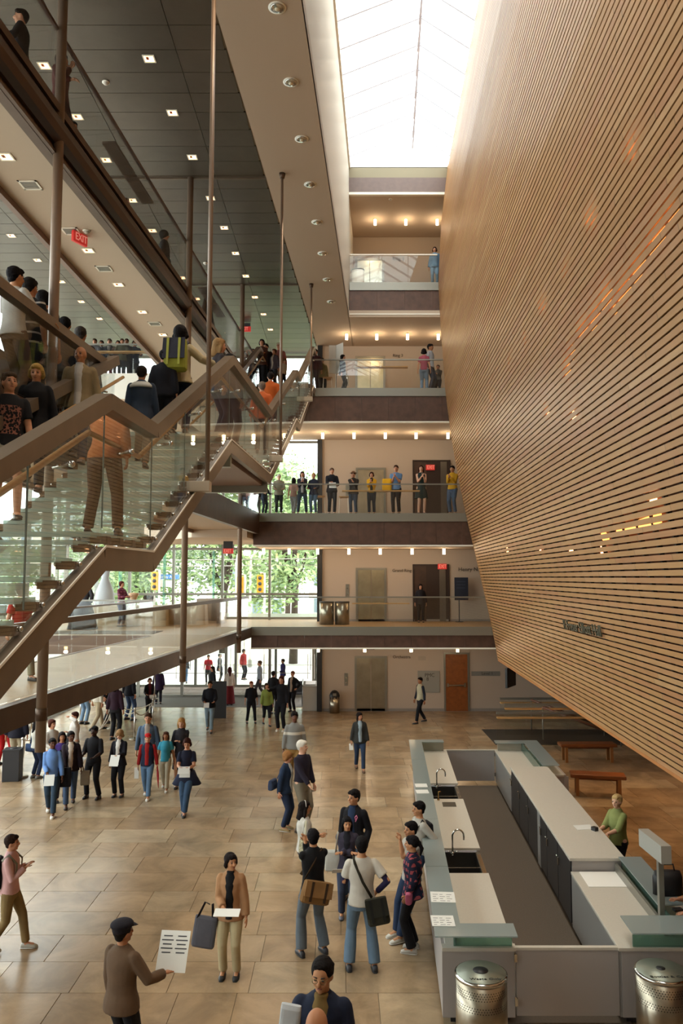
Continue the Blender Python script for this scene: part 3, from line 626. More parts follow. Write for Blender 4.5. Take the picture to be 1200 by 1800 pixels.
# ================================================================== GLASS STAIRCASE
PF = [(2.7,3.53),(7.3,5.6),(8.8,5.6),(13.1,7.6),(17.5,7.6),(22.6,9.87),(23.4,9.87),(27.9,12.12),(28.5,12.12)]
def pz(d):
    for (a, b), (c, e_) in zip(PF, PF[1:]):
        if d <= c: return lerp(b, e_, (d-a)/(c-a))
    return PF[-1][1]
def xs(d): return -2.12+SK*(d-8.8)
SWD = 1.92
st = thing('glass_staircase', 'hanging staircase with glass treads, glass sides and bronze rails', 'staircase', (-3, 12, 3.53))
def S(o): return rel(o, st)
for side in (0, -SWD):
    sg = MB(); rl = MB(); hr = MB(); ln = MB(); runs = [(rl, hr)]
    for (a, za), (b, zb_) in zip(PF, PF[1:]):
        A, B = Vector((xs(a)+side,a,za)), Vector((xs(b)+side,b,zb_))
        landing = side and (a in (13.1,))
        sg.beam(A+Vector((0,0,-.13)), B+Vector((0,0,-.13)), .09, .22); ln.beam(A+Vector((.05,0,-.015)), B+Vector((.05,0,-.015)), .012, .02)
        if landing: rl = MB(); hr = MB(); runs.append((rl, hr)); continue
        rl.beam(A+Vector((0,0,1.33)), B+Vector((0,0,1.33)), .15, .15)
        hx = .14 if side else -.14
        hr.tube([A+Vector((hx,0,1.04)), B+Vector((hx,0,1.04))], .028, 8)
        n_ = max(1, round((b-a)/1.5)); 
        for i in range(n_):
            p, q = A+(B-A)*((i+.008)/n_), A+(B-A)*((i+1-.008)/n_); w2 = .009
            vs = []
            for zlo in (-.05, 1.27):
                vs += [p+Vector((-w2,0,zlo)), p+Vector((w2,0,zlo)), q+Vector((w2,0,zlo)), q+Vector((-w2,0,zlo))]
            S(MB().hexa(vs).obj('glass_panel', GL))
            S(MB().beam(p+Vector((0,0,.15)), p+Vector((0,0,1.27)), .012, .012, up=(0,1,0)).obj('panel_joint', mat('joint_steel','6c746c',.3,metal=.4)))
            for fz in (.95,):
                mid = p+(q-p)*.5; S(MB().tube([mid+Vector((-.0,0,fz+.03)), mid+Vector((hx,0,fz))], .016, 8).ball(mid+Vector((.02,0,fz+.03)), .03).obj('handrail_bracket', M_CHROME, None, True))
    S(sg.obj('stringer', M_RAIL)); S(ln.obj('stringer_edge', M_TRIMW)); [(S(a_.obj('top_rail', M_RAIL)), S(b_.obj('wood_handrail', M_LEDGE, None, True))) for a_, b_ in runs]
tm = MB().hexa([(0,0,0),(1,0,0),(1,1,0),(0,1,0),(0,0,1),(1,0,1),(1,1,1),(0,1,1)]).mesh('tread', GT)
rsm = MB().hexa([(0,0,0),(1,0,0),(1,1,0),(0,1,0),(0,0,1),(1,0,1),(1,1,1),(0,1,1)]).mesh('riser', glass('riser_glass', (.9,.95,.92), .58, (.66,.66,.58)))
brk = MB().box(-.16,.0,-.06,.06,-.035,.035).mesh('tread_bracket', mat('bronze_bracket','6b523c',.35,metal=.6)); 
pinm = MB().tube([(-.18,0,0),(.02,0,0)], .018, 8).ball((.02,0,0),.022).ball((-.18,0,0),.022).mesh('bracket_bolt', M_CHROME, True)
for (a, za), (b, zb_) in zip(PF[:-1], PF[1:-1]):
    if zb_ > za:
        n_ = round((zb_-za)/.165)
        for i in range(n_):
            d = a+(b-a)*(i+.5)/n_; z = za+(zb_-za)*(i+.5)/n_+.09; dd = (b-a)/n_
            o = bpy.data.objects.new('tread', tm); COL.objects.link(o); o.location = (xs(d)-SWD+.12, d-dd/2-.02, z-.03); o.scale = (SWD-.24, dd+.06, .045); rel(o, st)
            if i < n_-1:
                o = bpy.data.objects.new('riser', rsm); COL.objects.link(o); o.location = (xs(d)-SWD+.14, d+dd/2-.015, z+.02); o.scale = (SWD-.30, .012, (zb_-za)/n_-.055); rel(o, st)
            for sx_ in (xs(d)-.005, xs(d)-SWD+.17):
                q = bpy.data.objects.new('tread_bracket', brk); COL.objects.link(q); q.location = (sx_, d, z-.05); rel(q, st)
                q = bpy.data.objects.new('bracket_bolt', pinm); COL.objects.link(q); q.location = (sx_, d, z-.04); rel(q, st)
    else:
        n_ = max(2, round((b-a)/.75)); 
        for i in range(n_):
            d0, d1 = a+(b-a)*i/n_+.01, a+(b-a)*(i+1)/n_-.01; z = za+.07
            S(MB().hexa([(xs(d0)-SWD+.12,d0,z),(xs(d0)-.1,d0,z),(xs(d1)-.1,d1,z),(xs(d1)-SWD+.12,d1,z),(xs(d0)-SWD+.12,d0,z+.05),(xs(d0)-.1,d0,z+.05),(xs(d1)-.1,d1,z+.05),(xs(d1)-SWD+.12,d1,z+.05)]).obj('landing_glass', GT))
            for s_ in (.3, .8):
                q = bpy.data.objects.new('tread_bracket', brk); COL.objects.link(q); d = lerp(d0, d1, s_); q.location = (xs(d)-.005, d, z-.02); rel(q, st)
# landing beam ties to the second floor gallery
S(MB().prism([(xg2(13.3)-.05,13.3),(xs(13.3)-.1,13.3),(xs(17.4)-.1,17.4),(xg2(17.4)-.05,17.4)], 7.30, 7.56).obj('landing_slab', mat('rose_beam','7d6256',.5)))
S(MB().box(xs(13.3)-SWD, xs(13.3), 13.25, 13.4, 7.15, 7.5).obj('cross_beam', M_STEEL)); S(MB().box(xs(17.4)-SWD, xs(17.4), 17.3, 17.45, 7.15, 7.5).obj('cross_beam', M_STEEL))
# ================================================================== ISLAND BAR
def C(v, d, z): return (v+SK*(d-9.9), d, z)
def cblock(v0, v1, d0, d1, z0, z1): return [C(v0,d0,z0),C(v1,d0,z0),C(v1,d1,z0),C(v0,d1,z0),C(v0,d0,z1),C(v1,d0,z1),C(v1,d1,z1),C(v0,d1,z1)]
def cb_obj(name, m, par, *b, bevel=0):
    x = MB()
    for q in b: x.hexa(cblock(*q))
    o = x.obj(name, m, None, bevel=bevel)
    if par: rel(o, par)
    return o
tag(cb_obj('bar_floor_mat', M_CARPET, None, (1.9,3.45,9.95,20.8,.0,.015)), 'dark grey rubber matting on the floor inside the bar', 'mat')
bl = thing('bar_counter', 'long left-hand white bar counter with sinks and frosted glass ledge', 'counter', C(1.6,9.9,0))
cb_obj('front_panel', M_LAM, bl, (1.2,1.24,9.9,20.9,.1,.88)); cb_obj('near_panel', M_LAM, bl, (1.24,2.06,9.9,9.94,.1,.88)); cb_obj('plinth', M_DARK, bl, (1.3,2.0,10.0,20.8,0,.1))
cb_obj('far_panel', M_LAM, bl, (1.24,2.0,20.86,20.9,.1,.88)); cb_obj('inner_panel', M_LAM, bl, (2.0,2.03,9.94,12.3,.1,.86),(2.0,2.03,13.4,16.3,.1,.86),(2.0,2.03,17.5,20.86,.1,.86))
for a, b in ((10.0,12.3),(13.4,16.3),(17.5,20.86)): cb_obj('worktop', M_QUARTZ, bl, (1.24,2.06,a,b,.86,.9), bevel=.004)
cb_obj('end_cap', M_QUARTZ, bl, (1.2,2.08,9.88,10.0,.86,.9))
cb_obj('drain_plate', mat('drain_dark','4c4a40',.4,metal=.5), bl, (1.62,1.88,15.75,16.05,.9,.905))
k_ = [(1.1,1.42,9.6+i*2.25,9.6+(i+1)*2.25-.01,1.14,1.155) for i in range(5)]
for q in k_: cb_obj('glass_ledge', GF, bl, q)
cb_obj('glass_ledge', GF, bl, (1.42,2.06,9.6,9.95,1.14,1.155)); cb_obj('glass_ledge', GF, bl, (1.42,1.98,20.55,20.85,1.14,1.155))
cb_obj('glass_riser', GG, bl, (1.34,2.04,9.93,9.95,.9,1.14)); cb_obj('glass_riser', GG, bl, (1.36,1.38,9.95,20.8,.9,1.14)); cb_obj('glass_riser', mat('stone_riser','a39a8a',.5), bl, (1.4,1.98,20.72,20.76,.9,1.12))
def sink(d0, d1, lab, small):
    t = thing('steel_sink', lab, 'sink', C(1.75, d0, .6)); a = (1.45, 2.0)
    cb_obj('basin', mat('sink_steel','6a6662',.3,metal=.85), t, (a[0],a[1],d0,d1,.55,.57),(a[0],a[0]+.02,d0,d1,.57,.84),(a[1]-.02,a[1],d0,d1,.57,.84),(a[0],a[1],d0,d0+.02,.57,.84),(a[0],a[1],d1-.02,d1,.57,.84),(a[0],a[1],(d0*.6+d1*.4)-.015,(d0*.6+d1*.4)+.015,.57,.82))
    cb_obj('rim', M_CHROME, t, (a[0]-.03,a[0]+.01,d0,d1,.835,.85),(a[1]-.01,a[1]+.05,d0,d1,.835,.85)); cb_obj('lit_backsplash', mat('pale_splash','f6f2fa',.5), t, (a[0],a[1],d1-.0,d1+.012,.75,.86))
    f = thing('bar_tap', 'chrome swan-neck tap at the '+lab.split(',')[0], 'tap', C(1.6, d1-.12, .84)); arc = [(0,0,0),(0,0,.3)]+[(.09-.09*math.cos(R(t_)),-.02,.3+.1*math.sin(R(t_))) for t_ in range(20,181,20)]+[(.18,-.02,.24)]
    MB().tube(arc, .014, 8).obj('spout', M_CHROME, f, True); MB().cyl((0,0),.03,0,.05).tube([(0,0,.04),(-.08,-.05,.07)],.008,6).tube([(0,0,.04),(.08,-.05,.07)],.008,6).obj('tap_body', M_CHROME, f, True)
sink(12.32, 13.38, 'nearer steel double sink, set into the left counter', 0); sink(16.32, 17.48, 'farther steel sink, set into the left counter', 1)
f = thing('soap_tap', 'slim upright brass soap tap on the worktop by the farther sink', 'tap', C(1.56,16.2,.9)); MB().tube([(0,0,0),(0,0,.16),(.05,0,.17)], .012, 8).cyl((0,0),.025,0,.02).obj('spout', mat('brass','b08a54',.25,metal=1), f, True)
# tall central counter
bc = thing('back_counter', 'tall white central counter over charcoal cabinets', 'counter', C(3.7,12.37,0))
cb_obj('worktop', M_QUARTZ, bc, (3.29,4.13,12.37,18.2,1.045,1.09), bevel=.004); cb_obj('carcass', M_LAM, bc, (3.33,4.09,12.39,18.18,.1,1.045)); cb_obj('plinth', M_DARK, bc, (3.38,4.05,12.45,18.1,0,.1))
for a, b in ((12.42,13.3),(13.32,14.2),(14.22,14.78),(15.05,16.05),(16.07,17.1),(17.12,18.14)):
    dr = cb_obj('cabinet_door', M_CAB, bc, (3.305,3.33,a,b-.01,.13,1.03)); h = rel(MB().beam(C(3.28,b-.14,.72),C(3.28,b-.14,.84),.02,.05,up=(0,1,0)).tube([C(3.26,b-.17,.86),C(3.26,b-.1,.86)],.01,6).obj('door_handle', M_CHROME), bc)
cb_obj('filler_panel', M_LAMI, bc, (3.3,3.33,14.79,15.04,.1,1.03))
# right-hand counters
def low(d0, d1, lab):
    t = thing('desk_counter', lab, 'counter', C(3.7, d0, 0))
    cb_obj('worktop', M_QUARTZ, t, (3.3,4.5,d0,d1,.86,.9), bevel=.004); cb_obj('side_panel', M_LAMI, t, (3.31,3.34,d0+.03,d1,.1,.86)); cb_obj('end_panel', M_LAM, t, (3.34,4.6,d0+.02,d0+.06,.1,.86)); cb_obj('end_panel', M_LAM, t, (3.34,4.6,d1-.05,d1-.02,.1,.86)); cb_obj('outer_panel', M_LAM, t, (4.5,4.54,d0,d1,.1,.9)); cb_obj('plinth', M_DARK, t, (3.4,4.45,d0+.1,d1-.1,0,.1))
    return t
lo1 = low(9.88, 12.36, 'low white desk at the near right end of the bar'); lo2 = low(18.22, 20.9, 'low white desk at the far right end of the bar')
cb_obj('glass_ledge', GF, lo1, (4.02,4.36,10.6,12.36,1.1,1.115)); cb_obj('glass_ledge', GF, lo1, (3.42,5.2,9.7,10.2,1.13,1.145)); cb_obj('glass_riser', GG, lo1, (3.48,5.1,9.91,9.93,.9,1.13)); cb_obj('steel_channel', M_STEEL, lo1, (3.96,4.0,10.2,12.36,.9,1.02)); cb_obj('glass_riser', GG, lo1, (4.06,4.075,10.2,12.36,.9,1.1))
tag(cb_obj('white_writing_pad', mat('bright_pad','f2efe8',.6), None, (3.42,3.98,11.75,12.33,.901,.908)), 'large bright white pad on the low near desk', 'pad')
cb_obj('glass_ledge', GF, lo2, (4.02,4.4,18.22,20.6,1.1,1.115)); cb_obj('glass_ledge', GF, lo2, (3.3,4.4,20.6,20.95,1.1,1.115)); cb_obj('glass_riser', mat('stone_riser','a39a8a',.5), lo2, (3.36,4.0,20.75,20.8,.9,1.08)); cb_obj('glass_riser', GG, lo2, (3.96,3.99,18.22,20.7,.9,1.1))
def gate(d, v0, v1, lab, hinge):
    t = thing('bar_gate', lab, 'gate', C(v0, d, 0)); cb_obj('gate_panel', M_LAM, t, (v0+.01,v1-.01,d,d+.04,.12,.87)); cb_obj('gate_cap', M_QUARTZ, t, (v0+.01,v1-.01,d-.01,d+.05,.87,.9))
    for z in (.24,.74): cb_obj('hinge', M_CHROME, t, ((v0-.015,v0+.02) if hinge else (v1-.02,v1+.02))+(d-.03,d+.0,z,z+.09))
gate(9.9, 2.07, 3.31, 'near pale swing gate closing the bar, chrome hinges', 1); gate(20.84, 2.0, 3.3, 'far white swing gate closing the bar', 0)
# papers on the ledge
for i, (px, py, s_, lab) in enumerate(((778,1577,.34,'topmost menu sheet with printed boxes, on the glass ledge by the plaid hoodie girl'),(778,1619,.30,'menu sheet nearest the corner on the glass ledge'),(740,1381,.26,'farther of two white sheets on the far glass ledge'),(742,1392,.26,'nearer of two white sheets on the far glass ledge'))):
    p = at_z(px, py, 1.156); t = thing('paper_sheet', lab, 'paper', p, R(-4+2*i)); MB().box(-s_/2*.92,s_/2*.92,-s_/2,s_/2,0,.003+.002*i).obj('sheet', M_PAPER, t)
    if i < 2:
        for a in range(3):
            for b in range(4): MB().box(-s_*.38+a*s_*.26,-s_*.38+a*s_*.26+s_*(.2 if (a+b)%2 else .12),-s_*.38+b*s_*.2,-s_*.38+b*s_*.2+.008,.003+.002*i,.0045+.002*i).obj('printed_line', M_INK, t)
# sign post on the desk
p = C(4.03, 10.5, 1.1); t = thing('desk_sign', 'grey box sign on a square post on the near right desk', 'sign', p)
MB().box(-.035,.035,-.035,.035,-.2,.62).obj('post', M_STEEL, t, bevel=.005); MB().hexa([(-.06,-.2,.62),(.07,-.2,.62),(.05,.5,.62),(-.08,.5,.62),(-.06,-.2,.84),(.07,-.2,.84),(.05,.5,.84),(-.08,.5,.84)]).obj('sign_box', mat('sign_grey','9a978e',.45), t)
# bags on the right desk
t = thing('black_handbag', 'black handbag standing on the ledge at the right edge of the photo', 'bag', C(4.27,10.95,1.115)); MB().rings([((0,0,0),(.2,0,0),(0,.1,0)),((0,0,.22),(.2,0,0),(0,.1,0)),((0,0,.3),(.17,0,0),(0,.05,0))],16).obj('bag_body', M_BLACK, t, True); MB().tube([(-.1,0,.28),(-.08,0,.38),(.08,0,.38),(.1,0,.28)],.012,8).obj('handle', M_BLACK, t, True)
# ------------------------------------------------------------------ waste bins
def bin_(x, d, words, lab, hole):
    t = thing('waste_bin', lab, 'bin', (x, d, 0), group='steel waste bins'); r = .285
    MB().cyl((0,0), r, .0, .885, 40).obj('body', M_BRUSH, t, True); MB().cyl((0,0), r+.008, .86, .895, 40).obj('lid_rim', M_CHROME, t, True)
    lid = MB().cyl((0,0), r-.01, .895, .905, 40).obj('lid', mat('lid_steel','8d9184',.4,metal=.6), t, True); MB().cyl((0,.03), hole, .905, .909, 24).obj('opening', M_BLACK, lid, True)
    h = MB()
    for zz_ in (.80,.775,.75,.725,.64,.615,.59):
        for k in range(60):
            a = 2*math.pi*(k+.5*(round(zz_*40)%2))/60; c_ = Vector((math.cos(a)*r, math.sin(a)*r, zz_)); tn = Vector((-math.sin(a),math.cos(a),0))*.007; nn = Vector((math.cos(a),math.sin(a),0))*.002; u = Vector((0,0,.007))
            h.add([c_+nn-tn, c_+nn-u, c_+nn+tn, c_+nn+u, c_+nn*1.2], [(0,1,4),(1,2,4),(2,3,4),(3,0,4)])
    o = h.obj('perforation', M_BLACK, t); o['kind'] = 'stuff'
    text(words, .062, Matrix.Translation((x+.02, d-.17, .908)), mat('lid_letters','20221e',.6), t, align='CENTER', ext=.0015, sx=1.15)
bin_(1.56, 9.3, 'Waste Only', 'round perforated steel waste bin in front of the left counter end', .085); bin_(3.6, 9.35, 'Bottles & Cans', 'round perforated steel recycling bin in front of the right desk', .05)
# ================================================================== BACK OF THE HALL
p = at_z(588, 1250, 0); t = thing('swing_top_bin', 'small steel bin with black swing top against the back wall', 'bin', (p.x, DW-.35, 0)); MB().cyl((0,0),.2,0,.62,24).obj('body', M_BRUSH, t, True); MB().ball((0,0,.62),(.21,.21,.26)).obj('swing_top', M_BLACK, t, True); MB().cbox((0,-.19,.72),.14,.03,.1).obj('flap', M_STEEL, t)
for i, px in enumerate((574,601)):
    p = at_d(px, 1092, DB+1.6); t = thing('round_bin', ['left','right'][i]+' one of two steel bins behind the first floor bridge glass', 'bin', (p.x, DB+1.6, L1+.012)); MB().cyl((0,0),.27,0,.85,24).obj('body', M_BRUSH, t, True); MB().cyl((0,0),.28,.82,.86,24).obj('lid', M_DARK, t, True)
p = at_d(627, 480, DB+.9); t = thing('round_bin', 'steel bin behind the topmost bridge glass', 'bin', (xr(DB)+.35, DB+.9, L4+.012)); MB().cyl((0,0),.24,0,.8,24).obj('body', M_TRIMW, t, True); MB().cyl((0,0),.25,.78,.82,24).obj('lid', M_STEEL, t, True)
p = at_z(546, 1245, 0); t = thing('ticket_kiosk', 'tall pale grey desk with open programme on top by the entrance', 'kiosk', (p.x, DW+.5, 0)); t.location.y = DW-.3+.7
MB().box(-.3,.3,-.35,.3,0,.95).obj('body', mat('kiosk_grey','b9b7b0',.4), t, bevel=.01); MB().hexa([(-.3,-.36,.95),(.3,-.36,.95),(.3,.3,.95),(-.3,.3,.95),(-.3,-.36,.97),(.3,-.36,.97),(.3,.3,1.1),(-.3,.3,1.1)]).obj('sloped_top', M_STEEL, t)
o = tag(MB().hexa([(p.x-.2,DW+.2,1.01),(p.x+.2,DW+.2,1.01),(p.x+.2,DW+.6,1.1),(p.x-.2,DW+.6,1.1),(p.x-.2,DW+.2,1.025),(p.x+.2,DW+.2,1.025),(p.x+.2,DW+.6,1.115),(p.x-.2,DW+.6,1.115)]).obj('open_programme', M_PAPER), 'open white programme lying on the entrance kiosk', 'booklet')
p = at_z(528, 1232, 0); t = thing('parked_stroller', 'folded dark wheeled chair beside the kiosk', 'wheelchair', (p.x-.1, DW+1.2, 0))
for s_ in (-.25,.25):
    pts = [(s_, .3*math.cos(a*math.pi/8), .32+.3*math.sin(a*math.pi/8)) for a in range(17)]; MB().tube(pts,.02,6).obj('wheel', M_BLACK, t, True)
MB().box(-.24,.24,-.2,.25,.5,.56).obj('seat', M_DARK, t); MB().box(-.24,.24,.22,.27,.5,1.0).obj('backrest', M_DARK, t); MB().tube([(-.25,.3,1.0),(-.25,.45,1.05)],.02,6).tube([(.25,.3,1.0),(.25,.45,1.05)],.02,6).obj('push_handle', M_BLACK, t)
# hanging monitor under the oak wall
p = at_d(897, 1190, 27); t = thing('hanging_monitor', 'black monitor hanging below the far corner of the oak wall', 'screen', p, R(60)); MB().box(-.45,.45,-.04,.04,-.32,.32).obj('screen', M_BLACK, t, bevel=.01); MB().tube([(0,0,.3),(0,0,.8)],.03,8).obj('bracket', M_DARK, t); MB().box(-.1,.1,.04,.12,-.2,.1).obj('mount', M_DARK, t)
# stair well with glass rails at the right
zc = at_z
for i, (py, d, x0) in enumerate(((1251, 25.6, 872), (1236, 27.3, 886), (1226, 28.6, 878))):
    a = at_d(x0, py, d); t = railing(['nearest glass railing of the stairwell under the oak wall', 'middle glass railing of the stairwell under the oak wall', 'farthest glass railing of the stairwell under the oak wall'][i], [(a.x, d), (a.x+4.8, d+.05)], 0, h=1.03, n=3, rail=M_STEEL, rw=.1, rh=.07, ledge=(0,1,.9,-.09))
struct(MB().box(at_d(872,1240,23).x+.5, 9.6, 25.8, 28.4, .0, .006).obj('stairwell_shade_plate', mat('stairwell_shade','2a2826',.6)))  # flat dark plate, its colour standing for the shade down the stairwell
well = thing('descending_stair_rail', 'brown sloping handrails going down the stairwell', 'handrail', (7.4, 26.6, 0), group=None)
for k in range(2): MB().tube([(-.8,1.6-k*1.6,1.05),(1.4,.6-k*1.6,.3)], .04, 8).obj('handrail', mat('brown_handrail','5a3422',.4), well, True)
for k in range(4): MB().tube([(-.8+(k%2)*2.2,1.6-(k//2)*1.6-(k%2),0),(-.8+(k%2)*2.2,1.6-(k//2)*1.6-(k%2),1.05-(k%2)*.75)], .02, 8).obj('post', M_STEEL, well, True)
# benches
def bench(px, py, ln, lab, rz=0):
    p = at_z(px, py, 0); t = thing('wooden_bench', lab, 'bench', p, rz); wd = mat('bench_wood','7a4420',.35,var=.15)
    MB().box(0,ln,-.22,.22,.43,.52).obj('seat', wd, t, bevel=.02)
    for k in range(4): MB().box(.12+(k%2)*(ln-.32),.2+(k%2)*(ln-.32),-.2+(k//2)*.34,-.14+(k//2)*.34,0,.43).obj('leg', mat('bench_leg','8a5a30',.35), t)
    MB().box(.16,ln-.16,-.03,.03,.36,.42).obj('stretcher', wd, t)
bench(983, 1338, 1.62, 'long brown wooden bench under the oak wall'); bench(1002, 1395, 1.3, 'dark low bench nearer the bar under the oak wall', R(-12))
# black bin and stanchions and sign at the left
p = at_z(22, 1371, 0); t = thing('black_box_bin', 'square black waste bin at the left edge near the queue', 'bin', p, R(8)); MB().box(-.22,.2,-.2,.2,0,.78).obj('body', M_DARK, t, bevel=.008); MB().box(-.23,.21,-.21,.21,.78,.81).obj('lid', M_CAB, t); MB().cyl((0,0),.09,.81,.815,20).obj('opening', M_BLACK, t, True)
st0 = None; POS = []
ST = [(163,1345,1232),(195,1281,1198),(236,1300,1198+50),(268,1280,1168),(38,1366,1300),(205,1275,1262),(141,1268,1200),(54,1300,1240)]
stl = ['left of the black shirted man', 'behind the queue rope, second from the left', 'right of the curly haired woman', 'tallest looking, carrying a small sign', 'beside the square black bin', 'shortest, between two ropes', 'near the white armed queue woman', 'at the far left window']
for i, (px, fy, hy) in enumerate(ST):
    p = at_z(px, fy, 0); POS.append(p)
    t = thing('rope_stanchion', 'silver rope stanchion '+stl[i], 'stanchion', p, group='queue stanchions')
    MB().cyl((0,0),.03,.03,.98,12).obj('pole', M_CHROME, t, True); MB().cyl((0,0),.17,0,.03,20).obj('base', M_BRUSH, t, True); MB().ball((0,0,1.0),.045).obj('finial', M_CHROME, t, True)
ropem = mat('white_rope','c8bfb0',.8)
for i, (a, b) in enumerate(((0,1),(1,3),(2,5),(0,5),(3,2),(6,1),(4,7))):
    A, B = POS[a]+Vector((0,0,.9)), POS[b]+Vector((0,0,.9)); tag(MB().tube([A.lerp(B,k/10)+Vector((0,0,-.5*4*(k/10)*(1-k/10)*.5)) for k in range(11)], .018, 6).obj('queue_rope', ropem, None, True), 'cream rope sagging between the %s' % ['two leftmost silver posts','pair of posts by the purple coat','low posts behind the curly haired woman','post of the black shirted man and the short post','sign post and the lower post','posts beside the queue','bin post and the window post'][i], 'rope', 'queue ropes')
p = at_z(109, 1400, 0); t = thing('sign_stand', 'dark double panel sign on a chrome pole behind the two women', 'sign', (at_d(109,1300,22.3).x, 22.3, 0)); p = t.location; zt = CZ+(at_d(109,1292,p.y).z-CZ); zb_ = at_d(109,1322,p.y).z
MB().box(-.3,-.02,-.02,.02,zb_,zt).box(.02,.3,-.02,.02,zb_,zt).obj('panel', M_DARK, t); MB().tube([(0,0,0),(0,0,zt)],.02,8).obj('pole', M_CHROME, t, True); MB().box(-.2,.2,-.03,.03,zb_-.02,zb_).box(-.2,.2,-.03,.03,zt,zt+.02).obj('clip_bar', M_CHROME, t); MB().cyl((0,0),.2,0,.02).obj('base', M_CHROME, t, True)
p = at_z(272, 1280, 0); t = thing('small_info_frame', 'small silver sign frame on the tallest queue post', 'sign', (p.x-.02,p.y-.05,1.0)); MB().tube([(0,0,0),(0,0,.9)],.015,8).obj('pole', M_CHROME, t, True); MB().box(-.2,.2,-.02,.02,.9,.93).box(-.15,.15,-.03,.03,.02,.05).obj('bar', M_CHROME, t)
p = at_z(425, 1249, 0); tag(MB().box(-1,-.0,0,.03,0,.6).obj('dark_notice_board', M_BLACK), 'black upright board behind the man reading near the entrance', 'board').location = (at_z(398,1245,0).x+.3, 31.0, .5)
bpy.data.objects['dark_notice_board'].location = (at_d(398,1200,30.6).x, 30.6, 0); bpy.data.objects['dark_notice_board'].scale = (.62, 1, 2.3)
# first-floor hall: tables, display
def cloth_table(px, d, w, lab, col='c8baa0'):
    x = at_d(px, 1080, d).x; t = thing('draped_table', lab, 'table', (x, d, L1)); m = MB(); n_ = 40; vs = []
    ring = []
    for k in range(n_):
        a = 2*math.pi*k/n_; ca, sa = math.cos(a), math.sin(a); s_ = 1/max(abs(ca)/(w/2), abs(sa)/.38); ring.append((ca*s_, sa*s_, k))
    for z_, g in ((.0,1.06),(.35,1.03),(.74,1.0)): m.v += [(x_*(g+(.03*math.sin(k*2.4) if z_ < .5 else 0)), y_*(g+(.05*math.sin(k*2.4) if z_ < .5 else 0)), z_) for x_, y_, k in ring]
    for j in range(2): m.f += [(j*n_+k, j*n_+(k+1)%n_, (j+1)*n_+(k+1)%n_, (j+1)*n_+k) for k in range(n_)]
    m.f.append(tuple(range(2*n_, 3*n_))); m.obj('cloth', mat('table_cloth_'+col, col, .8, bump=.1, bscale=8), t, True)
cloth_table(195, 29.5, 1.7, 'long table under a cream cloth near the first floor window, left one'); cloth_table(258, 29.6, 1.5, 'long table under a cream cloth near the first floor window, middle one'); cloth_table(325, 30.2, 1.6, 'draped table under a cream cloth right of the plaid shirted woman','bfb09a')
tag(MB().box(at_d(345,1080,31).x, at_d(395,1080,31).x, 31, 31.5, L1, L1+.95).obj('low_stone_wall', mat('stone_parapet','9c8f80',.7,var=.1)), 'low grey stone parapet with a handrail in the first floor hall', 'wall')
dn = Vector((at_d(146,1060,27.5).x, 27.5, L1)); t = thing('black_gown', 'black full-skirted gown on a display stand', 'dress', dn); cl_ = mat('black_velvet','232228',.7,bump=.2,bscale=10)
MB().rings([((0,0,.02),(.52,0,0),(0,.42,0)),((0,0,.4),(.42,0,0),(0,.34,0)),((.03,0,.8),(.28,0,0),(0,.22,0)),((.05,0,1.02),(.14,0,0),(0,.11,0)),((.05,0,1.2),(.19,0,0),(0,.12,0)),((.05,0,1.42),(.2,0,0),(0,.1,0)),((.05,0,1.5),(.1,0,0),(0,.08,0))],24).obj('gown', cl_, t, True); MB().cyl((.05,0),.03,1.5,1.6).obj('stand', M_DARK, t)
MB().tube([(-.1,0,1.4),(-.22,.0,1.15),(-.2,-.05,.9)],[.07,.08,.06],8).tube([(.2,0,1.4),(.3,0,1.15),(.28,-.05,.9)],[.07,.08,.06],8).obj('sleeve', cl_, t, True)
dn = Vector((at_d(235,1040,29.6).x, 29.6, L1+.74)); t = thing('dress_form', 'tan strapless bodice on a table-top dress form', 'mannequin', dn); MB().cyl((0,0),.03,0,.1).obj('stand', M_DARK, t); MB().rings([((0,0,.08),(.12,0,0),(0,.1,0)),((0,0,.2),(.1,0,0),(0,.08,0)),((0,0,.36),(.17,0,0),(0,.11,0)),((0,0,.44),(.2,0,0),(0,.1,0)),((0,0,.47),(.05,0,0),(0,.05,0))],16).obj('bodice', mat('tan_satin','b8946e',.5,bump=.2,bscale=12), t, True)
dn = Vector((at_d(185,1010,31.5).x, 31.5, L1)); t = thing('grey_costume', 'tall silver grey costume on a stand by the first floor window', 'dress', dn); MB().rings([((0,0,.02),(.5,0,0),(0,.4,0)),((0,0,1.2),(.35,0,0),(0,.25,0)),((0,0,1.75),(.14,0,0),(0,.11,0)),((0,0,2.1),(.2,0,0),(0,.12,0)),((0,0,2.25),(.06,0,0),(0,.06,0))],20).obj('gown', mat('silver_grey','a4aab0',.5,bump=.3,bscale=9), t, True); MB().ball((0,0,2.34),.09).obj('head_block', mat('silver_grey','a4aab0',.5), t, True)
